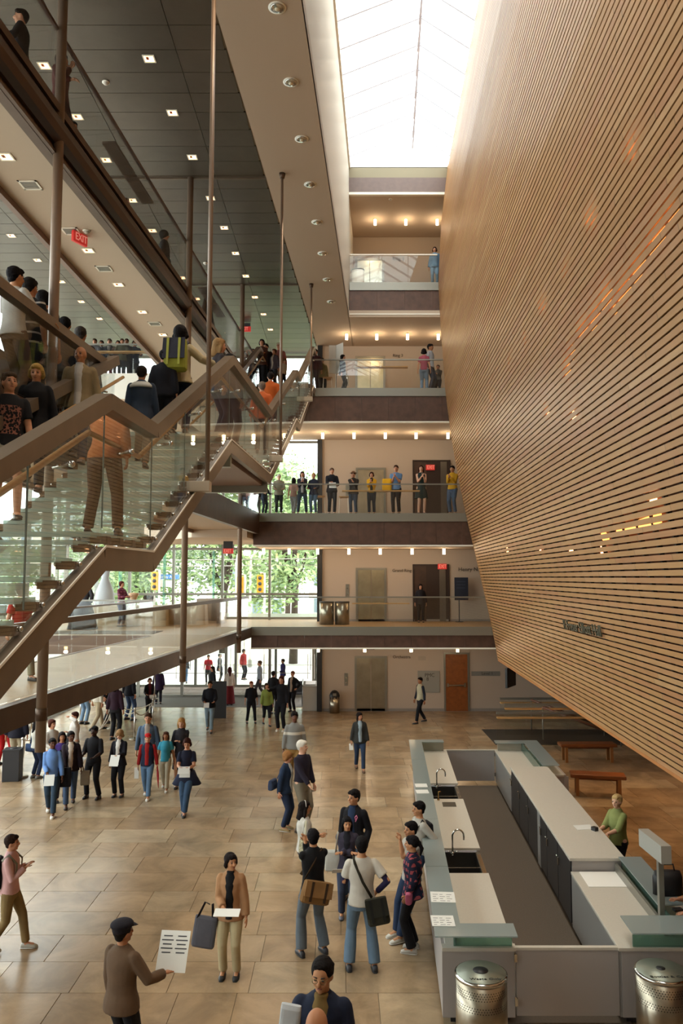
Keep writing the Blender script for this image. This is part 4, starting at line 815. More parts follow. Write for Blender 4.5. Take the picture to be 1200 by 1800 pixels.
# bar stools on the bridges
for i, (px, z) in enumerate(((563,L2),(604,L2),(575,L3))):
    x = at_d(px, 850, DB+1.1).x; t = thing('bar_stool', ['white legged bar stool left of the man in black on the second floor bridge','wooden topped bar stool right of the man in black','pale bar stool on the third floor bridge'][i], 'stool', (x, DB+1.0+.2*i, z+.012)); MB().box(-.18,.18,-.18,.18,.68,.73).obj('seat', M_LEDGE, t, bevel=.01)
    for a in (-.15,.15):
        for b in (-.15,.15): MB().tube([(a*1.2,b*1.2,0),(a,b,.68)],.013,6).obj('leg', M_TRIMW, t)
x0 = at_d(578,620,DB+1.4).x; x1 = at_d(603,620,DB+1.4).x; t = thing('white_display_board', 'white folding display board on the third floor bridge', 'board', (x0,DB+1.4,L3+.012)); MB().box(0,(x1-x0)*.48,-.02,.02,.9,2.0).hexa([((x1-x0)*.5,-.02,.9),((x1-x0),-.25,.9),((x1-x0),-.21,.9),((x1-x0)*.5,.02,.9),((x1-x0)*.5,-.02,2.0),((x1-x0),-.25,2.05),((x1-x0),-.21,2.05),((x1-x0)*.5,.02,2.0)]).obj('panel', mat('board_white','e4ded2',.6), t); MB().tube([((x1-x0)/2,0,0),((x1-x0)/2,0,2)],.02,8).obj('post', M_STEEL, t)
# ================================================================== OUTSIDE
struct(MB().box(-80, 60, 39.6, 120, -.4, -.03).box(-80, XL-.3, -20, 39.6, -.4, -.03).obj('street', mat('pale_paving','c9c4ba',.9)))
lf = mat('leaf_green','47683a',.6); n_ = lf.node_tree.nodes; p_ = n_['Principled BSDF']; rr = n_.new('ShaderNodeNewGeometry'); rm_ = n_.new('ShaderNodeValToRGB'); rm_.color_ramp.elements[0].color = lin('4c6a3c'); rm_.color_ramp.elements[1].color = lin('a9bf80'); lf.node_tree.links.new(rr.outputs['Random Per Island'], rm_.inputs[0]); lf.node_tree.links.new(rm_.outputs[0], p_.inputs['Base Color'])
bark = mat('bark','3e3128',.9)
def tree(x, d, h, r, lab, n=4200, s=.24):
    t = thing('street_tree', lab, 'tree', (x, d, -.03), group='street trees'); rd = random.Random(int(x*10+d)); m = MB()
    bl_ = [(Vector((rd.uniform(-.6,.6)*r, rd.uniform(-.6,.6)*r, h*rd.uniform(.38,.86))), r*rd.uniform(.42,.7)) for _ in range(9)]
    for _ in range(n):
        c, rr_ = rd.choice(bl_); v = Vector((rd.gauss(0,1), rd.gauss(0,1), rd.gauss(0,1))).normalized()*rr_*rd.uniform(.65,1.05); p = c+v
        a = Vector((rd.gauss(0,1), rd.gauss(0,1), rd.gauss(0,.6))).normalized(); b = a.orthogonal().normalized(); q = s*rd.uniform(.5,1.2)
        m.add([p-a*q, p+b*q*.45, p+a*q, p-b*q*.45], [(0,1,2,3)])
    o = m.obj('foliage', lf, t); o['kind'] = 'stuff'
    k = MB().tube([(0,0,0),(.1,0,h*.3),(0,.1,h*.6)], [.28,.2,.1], 8)
    for c, rr_ in bl_[:5]: k.tube([(.05,.05,h*.32), c*.6+Vector((0,0,h*.18)), c], [.12,.08,.03], 6)
    k.obj('trunk', bark, t, True)
for i, (x, d, h, r) in enumerate(((-3.0,50,12.8,3.6),(-8.4,57,12.5,4.0),(-1.0,62,15.5,4.4),(-13.5,56,11,4.0),(-20,64,11,4.2),(-5,74,17,5),(-26,58,10,4.2))):
    tree(x, d, h, r, ['dark leafy street tree closest to the window by the back wall','broad green tree behind the traffic lights','tall tree rising behind the second floor window','pale green tree left of the street sign','rounded light green tree at the left of the windows','tallest tree in the far row','green tree at the far left beyond the queue'][i])
def building(x0, x1, d, h, lab, col):
    t = thing('far_building', lab, 'building', ((x0+x1)/2, d, 0)); w_ = (x1-x0)/2; MB().box(-w_, w_, 0, 8, 0, h).obj('wall', mat('far_wall_'+col, col, .9), t); MB().box(-w_-.2, w_+.2, -.2, 8.2, h, h+.5).obj('roof', M_STEEL, t)
    for i in range(int(2*w_/2.4)):
        for j in range(int(h/3.2)): f_ = MB().box(-w_+.6+i*2.4, -w_+1.8+i*2.4, -.06, 0, 1+j*3.2, 2.8+j*3.2).obj('window_frame', mat('far_frame','9aa0a2',.5), t); MB().box(-w_+.68+i*2.4, -w_+1.72+i*2.4, -.08, -.06, 1.08+j*3.2, 2.72+j*3.2).obj('pane', mat('far_pane','6f7f88',.2), f_)
building(-16, -6, 95, 9, 'pale low building across the street behind the trees', 'd2cabf'); building(-40, -19, 92, 8, 'cream building far left across the street', 'd8d0c2'); building(-4, 12, 98, 8, 'grey-white building behind the nearest tree', 'cdc9c0')
def street_lamp(px, py, d, lab):
    p = at_d(px, py, d); t = thing('street_lamp', lab, 'lamp post', (p.x-.6, d, 0)); h = p.z; MB().tube([(0,0,0),(0,0,h-.8),(.05,0,h-.2),(.3,0,h+.15),(.6,0,h+.1)], [.08,.06,.05,.04,.04], 8).obj('pole', M_TRIMW, t, True); MB().ball((.6,0,h-.05),(.24,.24,.2)).obj('globe', mat('globe_white','f2f2ee',.3), t, True); MB().tube([(0,0,0),(0,0,.4)],.14,10).obj('base', M_STEEL, t)
street_lamp(434,970,46,'white globe street lamp seen through the first floor glass, left one'); street_lamp(458,974,48,'white globe street lamp seen through the first floor glass, right one')
def signal(px, py, d, lab):
    p = at_d(px, py, d); t = thing('traffic_light', lab, 'traffic light', (p.x, d, 0)); MB().box(-.17,.17,-.12,.12,p.z-.5,p.z+.5).obj('housing', mat('signal_yellow','e0a224',.5), t, bevel=.02)
    for k in range(3): MB().tube([(0,-.2,p.z-.32+.32*k),(0,-.11,p.z-.32+.32*k)],.1,12).obj('lens', M_DARK, t, True)
    MB().tube([(.25,0,0),(.25,0,p.z+.6),(0,0,p.z+.6)],.06,8).obj('pole', M_TRIMW, t, True)
signal(272,1021,44,'yellow traffic light left of the blue street sign'); signal(457,1026,45,'yellow traffic light by the right white street lamp'); signal(422,1030,43,'yellow traffic light beside the far column'); signal(410,1078,43,'lowest yellow traffic light beyond the far column')
p = at_d(291,1014,44.2); t = thing('street_sign', 'blue street name sign on a pole outside the window', 'sign', (p.x, 44.2, 0)); MB().box(-.75,.75,-.03,.03,p.z-.13,p.z+.13).obj('name_plate', mat('sign_blue','3f78b8',.5), t); MB().tube([(-.6,.05,0),(-.6,.05,p.z+.4)],.05,8).obj('pole', M_STEEL, t, True); MB().box(-.3,.5,-.03,.03,p.z-.55,p.z-.2).obj('white_plate', M_PAPER, t)
text('University Av', .2, face_cam((p.x-.66, 44.16, p.z)), M_PAPER, t)
m = MB()
for z_, d_ in ((5.95,47),(6.3,46)): tag(MB().tube([(-40,d_,z_+.6),(-10,d_+.5,z_),(0,d_,z_+.1),(20,d_,z_+.7)],.03,5).obj('overhead_wire', M_STEEL), 'overhead street wire crossing the view at %s height' % ('lower' if z_ < 6 else 'upper'), 'wire')
# ================================================================== PEOPLE
RAW = []     # (object, voxel, smooth iterations, extra mesh to join)
SKIN = {'light': 'c08a6c', 'pale': 'cfa186', 'tan': 'a87250', 'asian': 'b98560', 'brown': '5e3a28', 'dark': '3a241a'}
def pattern(key):
    """cloth: 'hex' plain, or 'stripe:base:line', 'plaid:a:b', 'band:base:line:z0:z1', 'print:base:ink'"""
    if key in MATS: return MATS[key]
    k = key.split(':')
    if len(k) == 1: return mat(key, key, .85, bump=.25, bscale=14, var=.10, vscale=5, spec=.25)
    m = mat(key, k[1], .85, spec=.25); n, L = m.node_tree.nodes, m.node_tree.links; p = n['Principled BSDF']
    t = n.new('ShaderNodeTexCoord'); s = n.new('ShaderNodeSeparateXYZ'); L.new(t.outputs['Object'], s.inputs[0])
    mx = n.new('ShaderNodeMix'); mx.data_type = 'RGBA'; mx.inputs[6].default_value = lin(k[1]); mx.inputs[7].default_value = lin(k[2]); L.new(mx.outputs[2], p.inputs['Base Color'])
    def mth(op, a, b=None):
        q = n.new('ShaderNodeMath'); q.operation = op
        for i, v in enumerate((a, b)):
            if v is None: continue
            if isinstance(v, (int, float)): q.inputs[i].default_value = v
            else: L.new(v, q.inputs[i])
        return q.outputs[0]
    if k[0] == 'stripe': f = mth('GREATER_THAN', mth('FRACT', mth('MULTIPLY', s.outputs['Z'], 1/float(k[3]) if len(k) > 3 else 9)), .8)
    elif k[0] == 'band': f = mth('MULTIPLY', mth('GREATER_THAN', s.outputs['Z'], float(k[3])), mth('LESS_THAN', s.outputs['Z'], float(k[4])))
    elif k[0] == 'plaid':
        a = mth('GREATER_THAN', mth('FRACT', mth('MULTIPLY', s.outputs['Z'], 11)), .5); b = mth('GREATER_THAN', mth('FRACT', mth('MULTIPLY', mth('ADD', s.outputs['X'], s.outputs['Y']), 11)), .5); f = mth('MULTIPLY', a, b)
    else:
        v = n.new('ShaderNodeTexVoronoi'); v.inputs['Scale'].default_value = 34; L.new(t.outputs['Object'], v.inputs['Vector'])
        a = mth('GREATER_THAN', v.outputs['Distance'], .55 if k[0] == 'print' else .45)
        if k[0] == 'print':
            zc_ = mth('MULTIPLY', mth('GREATER_THAN', s.outputs['Z'], 1.02), mth('LESS_THAN', s.outputs['Z'], 1.36)); xc_ = mth('LESS_THAN', mth('ABSOLUTE', s.outputs['X']), .13); yc_ = mth('LESS_THAN', s.outputs['Y'], -.06)
            f = mth('MULTIPLY', mth('MULTIPLY', a, zc_), mth('MULTIPLY', xc_, yc_)); mx.inputs[7].default_value = lin(k[2])
        else: f = a
    L.new(f, mx.inputs[0]); return m
def hairm(c): return mat('hair_'+c, c, .75, bump=.6, bscale=45, spec=.12)
def ik(S_, T, a, b, hint):
    d = T-S_; l = d.length
    if l > (a+b)*.995: T = S_+d*((a+b)*.995/l); d = T-S_; l = d.length
    l = max(l, abs(a-b)+.02); x = (a*a-b*b+l*l)/(2*l); h = math.sqrt(max(a*a-x*x, 0)); u = d.normalized()
    n_ = hint-u*hint.dot(u); n_ = n_.normalized() if n_.length > 1e-4 else u.orthogonal().normalized()
    return S_+u*x+n_*h, T
ARM = dict(down=(.27,.02,.80), relax=(.25,-.10,.84), read=(.10,-.36,1.14), hold=(.16,-.30,1.06), clap=(.035,-.26,1.30), chest=(-.02,-.22,1.20), face=(.03,-.15,1.50), hip=(.20,-.02,1.0), pocket=(.21,-.06,.90),
           rail=(.24,-.34,1.10), up=(.12,-.20,1.62), cross=(-.10,-.22,1.18), back=(.08,.17,.98), low=(.12,-.30,.93), side=(.42,-.15,1.0), far=(.45,-.30,1.12), lift=(.34,-.28,1.34))
def person(label, pos, face, H=1.72, top=('shirt','2a2a30','long'), bot=('trousers','26262c'), shoes='1c1a1a', skin='light', hair=('short','1d1512'), arms=('down','down'), legs='stand', lean=0, turn=0, nod=0,
           inner=None, female=False, fat=1.0, near=False, group=None, hat=None, extra=None):
    t = thing('person', label, 'person', pos, R(face), group); s = (H-.02)/1.75; vox = .0105 if near else .021
    V = Vector; hw = .155 if female else .175; sw = .145 if female else .168
    top = top if isinstance(top, tuple) else (top, '333338', 'long')
    PV = V((0,0,.93)); RX = Matrix.Rotation(R(lean), 3, 'X')
    def B(p): p = V(p); return PV+RX@(p-PV)
    sk_ = mat('skin_'+skin, SKIN[skin], .55, bump=.05, bscale=50, spec=.3); ht = hairm(hair[1])
    # legs
    ft = dict(stand=((.10,0),(-.10,0)), wide=((.17,-.02),(-.17,.02)), walk=((.08,-.24),(-.08,.26)), walk2=((.08,.24),(-.08,-.24)), contra=((.14,-.10),(-.08,.03)), lean=((.12,-.28),(-.10,-.22)), cross=((-.02,-.14),(-.06,.02)), step=((.10,-.28,.16),(-.10,.10,0)), stepd=((.10,-.2,-.0),(-.10,.16,.15)))[legs]
    hips = [V((.092,0,.93)), V((-.092,0,.93))]; LEG = []
    for i, q in enumerate(ft):
        zl = q[2] if len(q) > 2 else (.03 if (legs.startswith('walk') and q[1] > 0) else 0)
        an = V((q[0], q[1], .085+zl)); kn, an = ik(hips[i], an, .455, .43, V((0,-1,0))); LEG.append((hips[i], kn, an))
    # arms
    ARMS = []
    for i, sd in ((0,1),(1,-1)):
        a = arms[i]; a = ARM[a] if isinstance(a, str) else a; T = V((a[0]*sd, a[1], a[2])); S_ = V((sw*sd, 0, 1.39))
        out = .9 if (isinstance(arms[i], str) and arms[i] in ('hip','far','lift')) else .35
        e, T = ik(S_, T, .285, .25, V((out*sd, .55, -.6))); ARMS.append((B(S_), B(e), B(T), arms[i]))
    HC = B((0,-.015,1.615)); HR = RX@Matrix.Rotation(R(turn), 3, 'Z')@Matrix.Rotation(R(nod), 3, 'X')
    def Hp(p): return HC+HR@V(p)
    # ---- body
    b = MB()
    b.ball(HC+HR@V((0,.012,.02)), (.080,.099,.110), HR, 14, 10).ball(Hp((0,-.022,-.05)), (.056,.066,.066), HR, 12, 8).ball(Hp((0,-.062,-.092)), (.026,.022,.02), HR).tube([Hp((0,-.085,.012)), Hp((0,-.108,-.022))], [.010,.016], 8).ball(Hp((0,-.104,-.026)), .015)
    for sd in (1,-1): b.ball(Hp((.078*sd,.008,-.008)), (.012,.022,.031), HR).ball(Hp((.034*sd,-.066,-.03)), (.024,.02,.02), HR)
    b.tube([B((0,.012,1.40)), B((0,.008,1.48)), Hp((0,.012,-.05))], [.066,.055,.056], 12)
    prof = [(.84,.13,.10),(.92,hw*.92,.115*fat),(1.02,hw*.86,.105*fat),(1.12,hw*.80,.10*fat),(1.24,hw*.92,.112),(1.34,hw,.112),(1.42,sw*.92,.088),(1.455,sw*.6,.07),(1.48,.07,.06)]
    b.rings([(B((0,0,z)), RX@V((rx,0,0)), RX@V((0,ry,0))) for z, rx, ry in prof], 18)
    for h_, k_, a_ in LEG: b.tube([h_, h_.lerp(k_,.5), k_, k_.lerp(a_,.35), a_], [.085,.075,.056,.054,.040], 10).ball(h_, .085)
    for h_, k_, a_ in LEG: b.tube([a_+V((0,.02,-.02)), a_+V((0,-.12,-.045))], [.04,.034], 8)
    fingers = MB()
    for i, (S_, e, T, nm) in enumerate(ARMS):
        b.ball(S_, .05).tube([S_, S_.lerp(e,.5), e, e.lerp(T,.3), T], [.048,.046,.040,.040,.027], 10)
        f = (T-e).normalized(); sd = 1 if i == 0 else -1
        if nm in ('down','relax','pocket'): f = (f+V((0,-.1,-.5))).normalized()
        inw = V((-sd, 0, 0)) if nm in ('down','relax','hip','pocket','clap','face') else V((0,0,-1))
        if nm in ('read','hold','low','far'): inw = V((-.3*sd,0,.9))
        nrm = (inw-f*inw.dot(f)); nrm = nrm.normalized() if nrm.length > .05 else f.orthogonal().normalized(); lat = f.cross(nrm).normalized()
        Mh = Matrix((lat, f, nrm)).transposed()
        b.ball(T+f*.045, (.040,.052,.017), Mh)
        cu = .9 if nm in ('hold','read','low','chest','cross','hip','down','rail','face') else .45
        for q in range(4):
            l0 = (-.030+.020*q); ln = (.034,.040,.038,.030)[q]; base = T+f*.078+lat*l0; d1 = (f+nrm*cu*.4).normalized(); d2 = (f+nrm*cu*1.5).normalized(); p1 = base+d1*ln; p2 = p1+d2*ln*.75
            fingers.tube([base-f*.02, base, p1, p2], [.0095,.0098,.0090,.0072], 6)
        ts = 1 if (lat.dot(V((0,-1,.6))) > 0) else -1
        tb = T+f*.03+lat*ts*.034; td = (lat*ts*.8+f*.7+nrm*.3).normalized(); fingers.tube([tb-td*.02, tb+td*.03, tb+td*.03+(f+nrm*.4).normalized()*.032], [.013,.011,.008], 6)
    def raw(m_, name, mt, vx, it, join=None, par=t):
        for k_ in range(len(m_.v)): m_.v[k_] = tuple(c*s for c in m_.v[k_])
        o = m_.obj(name, mt, par, True)
        if join:
            join.v = [tuple(c*s for c in v) for v in join.v]
        RAW.append((o, vx, it, join)); return o
    raw(b, 'body', sk_, vox, 2, fingers)
    # ---- face features
    ey = MB()
    for sd in (1,-1): ey.ball(Hp((.031*sd,-.081,.006)), (.014,.009,.0075), HR, 8, 6)
    br = MB()
    for sd in (1,-1): br.tube([Hp((.016*sd,-.088,.026)), Hp((.048*sd,-.076,.028))], [.005,.003], 5)
    mo = MB().ball(Hp((0,-.087,-.058)), (.022,.008,.0055), HR, 8, 6)
    for m_, nm, c in ((ey,'eye','2a211c'),(br,'eyebrow',hair[1] if hair[0] != 'bald' else '4a3a2c'),(mo,'mouth','8a4a40')):
        m_.v = [tuple(c_*s for c_ in v) for v in m_.v]; m_.obj(nm, mat(nm+'_'+c, c, .5), t, True)
    # ---- top
    kind, col, sl = (top+('long',))[:3]; g = .016; m = MB()
    hem = dict(shirt=.88, tshirt=.86, sweater=.88, jacket=.82, coat=.68, dress=.55, vest=.86, crop=.96, tuck=.96)[kind]; jk = 1.0 + (.012 if kind in ('jacket','coat') else 0)/.16
    pr = [(z, rx, ry) for z, rx, ry in [(.70,.195,.155),(.84,.195,.15*max(fat,1)),(.92,hw*1.07,.138*fat),(1.02,hw*.94,.12*fat),(1.12,hw*.90,.115*fat),(1.24,hw*1.0,.128*(fat*.5+.5)),(1.34,hw*1.04,.126),(1.41,sw*1.0,.102),(1.45,sw*.68,.086),(1.475,.09,.074)]]
    if female: pr = [(z, rx, ry+(.012 if 1.2 < z < 1.38 else 0)) for z, rx, ry in pr]
    if kind == 'coat': pr = [(.60,.235,.20),(.84,.215,.175),(.92,.205,.165)]+pr[3:]
    if kind == 'jacket': pr = [(.70,.205,.168),(.84,.2,.162),(.92,hw*1.1,.146*fat)]+pr[3:]
    if kind == 'dress': pr = [(.52,.25,.2),(.75,.21,.17)]+pr[2:]
    def at(z):
        for (z0,a0,c0),(z1,a1,c1) in zip(pr, pr[1:]):
            if z <= z1: u = max(0,(z-z0)/(z1-z0)); return lerp(a0,a1,u), lerp(c0,c1,u)
        return pr[-1][1:]
    zz_ = [hem]+[z for z, _, _ in pr if z > hem+.03]; rr_ = []
    for z in zz_:
        rx, ry = at(z); rx *= jk; ry *= jk; rr_.append((B((0,.0,z)) if z > .9 else V((0,0,z)), (RX if z > .9 else Matrix.Identity(3))@V((rx,0,0)), (RX if z > .9 else Matrix.Identity(3))@V((0,ry,0))))
    m.rings(rr_, 20)
    if kind in ('jacket','coat','shirt','vest','sweater'): m.tube([B((0,.006,1.44)), B((0,.004,1.50))], [.075,.066 if kind != 'coat' else .078], 12)
    sc = None
    if sl != 'none' and kind != 'vest':
        gg = .015*jk+(.006 if kind in ('jacket','coat') else 0)
        for S_, e, T, nm in ARMS:
            m.ball(S_, .044+gg)
            if sl == 'short': m.tube([S_, S_.lerp(e,.7)], [.049+gg,.056+gg], 10)
            elif sl == 'half': m.tube([S_, e, e.lerp(T,.25)], [.049+gg,.046+gg,.044+gg], 10)
            else: m.tube([S_, S_.lerp(e,.5), e, e.lerp(T,.5), e.lerp(T,.93)], [.049+gg,.048+gg,.044+gg,.041+gg,.034+gg], 10)
    raw(m, {'tshirt':'t_shirt','tuck':'shirt','crop':'shirt'}.get(kind, kind), pattern(col), vox*1.15, 3)
    if sl == 'long' and kind == 'vest':
        m = MB()
        for S_, e, T, nm in ARMS: m.ball(S_, .060).tube([S_, e, e.lerp(T,.93)], [.062,.056,.048], 10)
        raw(m, 'sleeve', pattern(top[3] if len(top) > 3 else '24262e'), vox*1.15, 3)
    if len(top) > 3 and kind != 'vest':        # under-sleeves of another colour
        m = MB()
        for S_, e, T, nm in ARMS: m.tube([S_.lerp(e,.5), e, e.lerp(T,.9)], [.052,.05,.042], 10)
        raw(m, 'under_sleeve', pattern(top[3]), vox*1.15, 2)
    if inner:      # open front showing the shirt beneath
        m = MB(); r2 = []
        for z in (hem+.04, 1.05, 1.2, 1.32, 1.42, 1.47, 1.50):
            rx, ry = at(z); r2.append((B((0,-ry*jk*.55,z)), RX@V((.072+.015*(z > 1.2)-.03*(z > 1.44),0,0)), RX@V((0,ry*jk*.53+.004,0))))
        m.rings(r2, 14); raw(m, 'shirt_front', pattern(inner), vox*.9, 2)
    # ---- bottom
    bk_, bc_ = bot[:2]; m = MB()
    if bk_ in ('trousers','jeans','wide','shorts','capri'):
        en = dict(shorts=.0, capri=.45).get(bk_, .93); wl = 1.25 if bk_ == 'wide' else 1.0
        m.rings([(V((0,0,.80)),V((.16,0,0)),V((0,.115*fat,0))),(V((0,0,.88)),V((hw*1.0,0,0)),V((0,.125*fat,0))),(B((0,0,.97)),V((hw*.92,0,0)),V((0,.116*fat,0))),(B((0,0,1.03)),V((hw*.88,0,0)),V((0,.11*fat,0)))], 18)
        for h_, k_, a_ in LEG:
            if bk_ == 'shorts': m.tube([h_+V((0,0,-.02)), k_+V((0,0,.03))], [.105,.095], 12)
            else: m.tube([h_+V((0,0,-.02)), h_.lerp(k_,.5), k_, k_.lerp(a_,.5 if bk_ != 'capri' else .25)]+([k_.lerp(a_,.97)] if bk_ != 'capri' else [k_.lerp(a_,.45)]), [.102,.092,.072,.066*wl,.064*wl], 12)
            m.ball(h_+V((0,.006,-.03)), (.088,.108,.09))
    elif bk_ == 'skirt': m.rings([(V((0,0,.48)),V((.22,0,0)),V((0,.19,0))),(V((0,0,.8)),V((.19,0,0)),V((0,.15,0))),(V((0,0,1.02)),V((hw*.9,0,0)),V((0,.112,0)))], 18)
    elif bk_ == 'longskirt': m.rings([(V((0,0,.08)),V((.27,0,0)),V((0,.24,0))),(V((0,0,.7)),V((.2,0,0)),V((0,.16,0))),(V((0,0,1.02)),V((hw*.9,0,0)),V((0,.112,0)))], 18)
    if m.v: raw(m, {'wide':'trousers','capri':'trousers','longskirt':'skirt'}.get(bk_, bk_), pattern(bc_), vox*1.15, 2)
    # ---- shoes
    for h_, k_, a_ in LEG:
        c = V((a_.x, a_.y, a_.z-.085)); m = MB(); m.rings([(c+V((0,.075,.03)),V((.026,0,0)),V((0,0,.028))),(c+V((0,.055,.045)),V((.036,0,0)),V((0,0,.045))),(c+V((0,0,.05)),V((.038,0,0)),V((0,0,.05))),(c+V((0,-.07,.038)),V((.045,0,0)),V((0,0,.037))),(c+V((0,-.13,.03)),V((.046,0,0)),V((0,0,.029))),(c+V((0,-.175,.022)),V((.028,0,0)),V((0,0,.02)))], 12)
        so = MB().rings([(c+V((0,.078,.008)),V((.028,0,0)),V((0,0,.009))),(c+V((0,.04,.008)),V((.041,0,0)),V((0,0,.009))),(c+V((0,-.10,.008)),V((.05,0,0)),V((0,0,.009))),(c+V((0,-.18,.008)),V((.03,0,0)),V((0,0,.009)))], 12)
        for q in (m, so): q.v = [tuple(x*s for x in v) for v in q.v]
        sh = m.obj('shoe', mat('shoe_'+shoes, shoes, .5), t, True); so.obj('sole', mat('shoe_sole_pale' if shoes > '8' else 'shoe_sole_dark', 'c8c4bc' if shoes > '8' else '1a1817', .7), sh, True)
    # ---- hair / hat
    st_, hc = hair[:2]; m = MB(); rd = random.Random(len(label))
    if st_ != 'bald':
        big = dict(curly=1.14, big=1.22).get(st_, 1.0)
        if st_ == 'recede': m.ball(Hp((0,-.012,.092)), (.066,.062,.030), HR, 12, 8)
        if st_ != 'recede': m.ball(Hp((0,-.030,.086)), (.068,.058,.034), HR, 12, 8).ball(Hp((.03,-.062,.074)), (.034,.026,.024)).ball(Hp((-.025,-.064,.076)), (.036,.026,.022))
        m.ball(Hp((0,.026,.034)), (.091*big,.104*big,.100*big), HR, 16, 12)
        for q in range(16 if near else 8):
            a = rd.uniform(0, 6.28); z = rd.uniform(-.02, .085); r_ = math.sqrt(max(0, 1-((z-.03)/.11)**2)); m.ball(Hp((.076*big*r_*math.cos(a), .03+.084*big*r_*abs(math.sin(a))*(1 if z < .07 else math.copysign(1, math.sin(a))*.75), z+.012)), rd.uniform(.014,.020)*big)
        if st_ in ('long','longer'):
            zz2 = -.20 if st_ == 'long' else -.30; m.tube([Hp((0,.05,.02)), Hp((0,.075,-.10)), B(V((0,.11,1.615+zz2)))], [(.085,.06),(.08,.05),(.06,.03)], 12)
            for sd in (1,-1): m.tube([Hp((.072*sd,.0,.03)), Hp((.083*sd,.012,-.06)), Hp((.078*sd,.03,-.16))], [.03,.03,.018], 8)
        if st_ in ('bob','curly','big'):
            for sd in (1,-1): m.tube([Hp((.07*sd,-.005,.04)), Hp((.082*sd*big,.012,-.04)), Hp((.066*sd*big,.02,-.08))], [.032*big,.034*big,.02], 8)
            m.ball(Hp((0,.055,-.03)), (.078*big,.06*big,.075*big), HR)
        if st_ == 'tail': m.ball(Hp((0,.125,.02)), .035).tube([Hp((0,.12,.02)), Hp((0,.165,-.06)), Hp((0,.14,-.17))], [.03,.034,.014], 8)
        if st_ == 'bun': m.ball(Hp((0,.12,.07)), .042)
        if st_ == 'short': m.ball(Hp((0,.06,-.035)), (.068,.045,.05), HR)
        if st_ == 'fringe' or (len(hair) > 2): m.ball(Hp((0,-.055,.082)), (.066,.04,.03), HR)
        raw(m, 'hair', ht, vox*.9, 1)
    elif len(hair) > 2:        # bald with side hair
        m.ball(Hp((0,.045,-.005)), (.086,.078,.052), HR, 14, 8); raw(m, 'hair', ht, vox*.9, 1)
    if hat:
        m = MB()
        if hat[0] == 'cap': m.ball(Hp((0,.01,.075)), (.092,.108,.062), HR, 14, 8).rings([(Hp((0,-.06,.062)),HR@V((.075,0,0)),HR@V((0,.01,.012))),(Hp((0,-.15,.05)),HR@V((.055,0,0)),HR@V((0,.005,.006)))],14)
        elif hat[0] == 'newsboy': m.ball(Hp((.01,.02,.085)), (.118,.132,.058), HR, 16, 9).ball(Hp((.0,.03,.04)), (.096,.108,.06), HR, 14, 8).rings([(Hp((0,-.07,.065)),HR@V((.08,0,0)),HR@V((0,.01,.014))),(Hp((0,-.155,.045)),HR@V((.055,0,0)),HR@V((0,.005,.007)))],14)
        elif hat[0] == 'brim': m.tube([Hp((0,.01,.065)), Hp((0,.01,.08))], [.155,.15], 20).ball(Hp((0,.01,.10)), (.09,.1,.06), HR, 14, 8)
        elif hat[0] == 'band': m.tube([Hp((.085*math.cos(a_/8*math.pi), .0, .035+.10*math.sin(a_/8*math.pi))) for a_ in range(9)], .009, 6)
        raw(m, {'newsboy':'flat_cap','brim':'hat','band':'hair_band'}.get(hat[0], 'cap'), pattern(hat[1]), vox*.8, 1)
    Wm = Matrix.Translation(Vector(pos)) @ Matrix.Rotation(R(face), 4, 'Z') @ Matrix.Scale(s, 4)
    t['_'] = 0; del t['_']
    info = dict(o=t, W=Wm, arms=[(a[1], a[2]) for a in ARMS], B=B, Hp=Hp, s=s, label=label)
    return info
def world(P, q): return P['W'] @ Vector(q)
def hand(P, i): e, T = P['arms'][i]; return T+(T-e).normalized()*.07
def onp(P, mb, name, m, label, cat, smooth=True, group=None, vox=None):
    """build a carried thing from figure-local coordinates, as its own top-level object"""
    mb.v = [tuple(P['W'] @ Vector(v)) for v in mb.v]; c = Vector(mb.v[0]); mb.v = [tuple(Vector(v)-c) for v in mb.v]
    o = mb.obj(name, m, None, smooth); o.location = c; return tag(o, label, cat, group)
def paper(P, label, i=1, w=.22, h=.28, tilt=40, off=(0,-.06,.03), m=None, yaw=0, cat='paper', name='paper_sheet', lines=0):
    c = hand(P, i)+Vector(off); A = Matrix.Rotation(R(yaw), 3, 'Z')@Matrix.Rotation(R(tilt), 3, 'X'); b = MB()
    vs = [c+A@Vector(v) for v in ((-w/2,0,-.002),(w/2,0,-.002),(w/2,-h,-.002),(-w/2,-h,-.002),(-w/2,0,.002),(w/2,0,.002),(w/2,-h,.002),(-w/2,-h,.002))]
    b.hexa(vs); o = onp(P, b, name, m or M_PAPER, label, cat, False)
    if lines:
        for side in (.004,):
            for k in range(lines):
                y_ = -h*(.45+.5*k/lines); l = MB(); l.v = []; ww = w*(.4 if k%2 else .3)
                for sx_ in (-1, 1):
                    q = [c+A@Vector(v) for v in ((sx_*w*.24-ww/2,y_,-side),(sx_*w*.24+ww/2,y_,-side),(sx_*w*.24+ww/2,y_-h*.03,-side),(sx_*w*.24-ww/2,y_-h*.03,-side),(sx_*w*.24-ww/2,y_,side),(sx_*w*.24+ww/2,y_,side),(sx_*w*.24+ww/2,y_-h*.03,side),(sx_*w*.24-ww/2,y_-h*.03,side))]
                    l.hexa(q)
                l.v = [tuple((P['W'] @ Vector(v))-o.location) for v in l.v]; l.obj('printed_line', M_INK, o)
    return o
def strap(P, pts, col, label=None, par=None, r=(.022,.006)):
    b = MB().tube([P['B'](p) for p in pts], [r]*len(pts), 8); b.v = [tuple((P['W']@Vector(v))-par.location) for v in b.v]; return b.obj('strap', pattern(col), par, True)
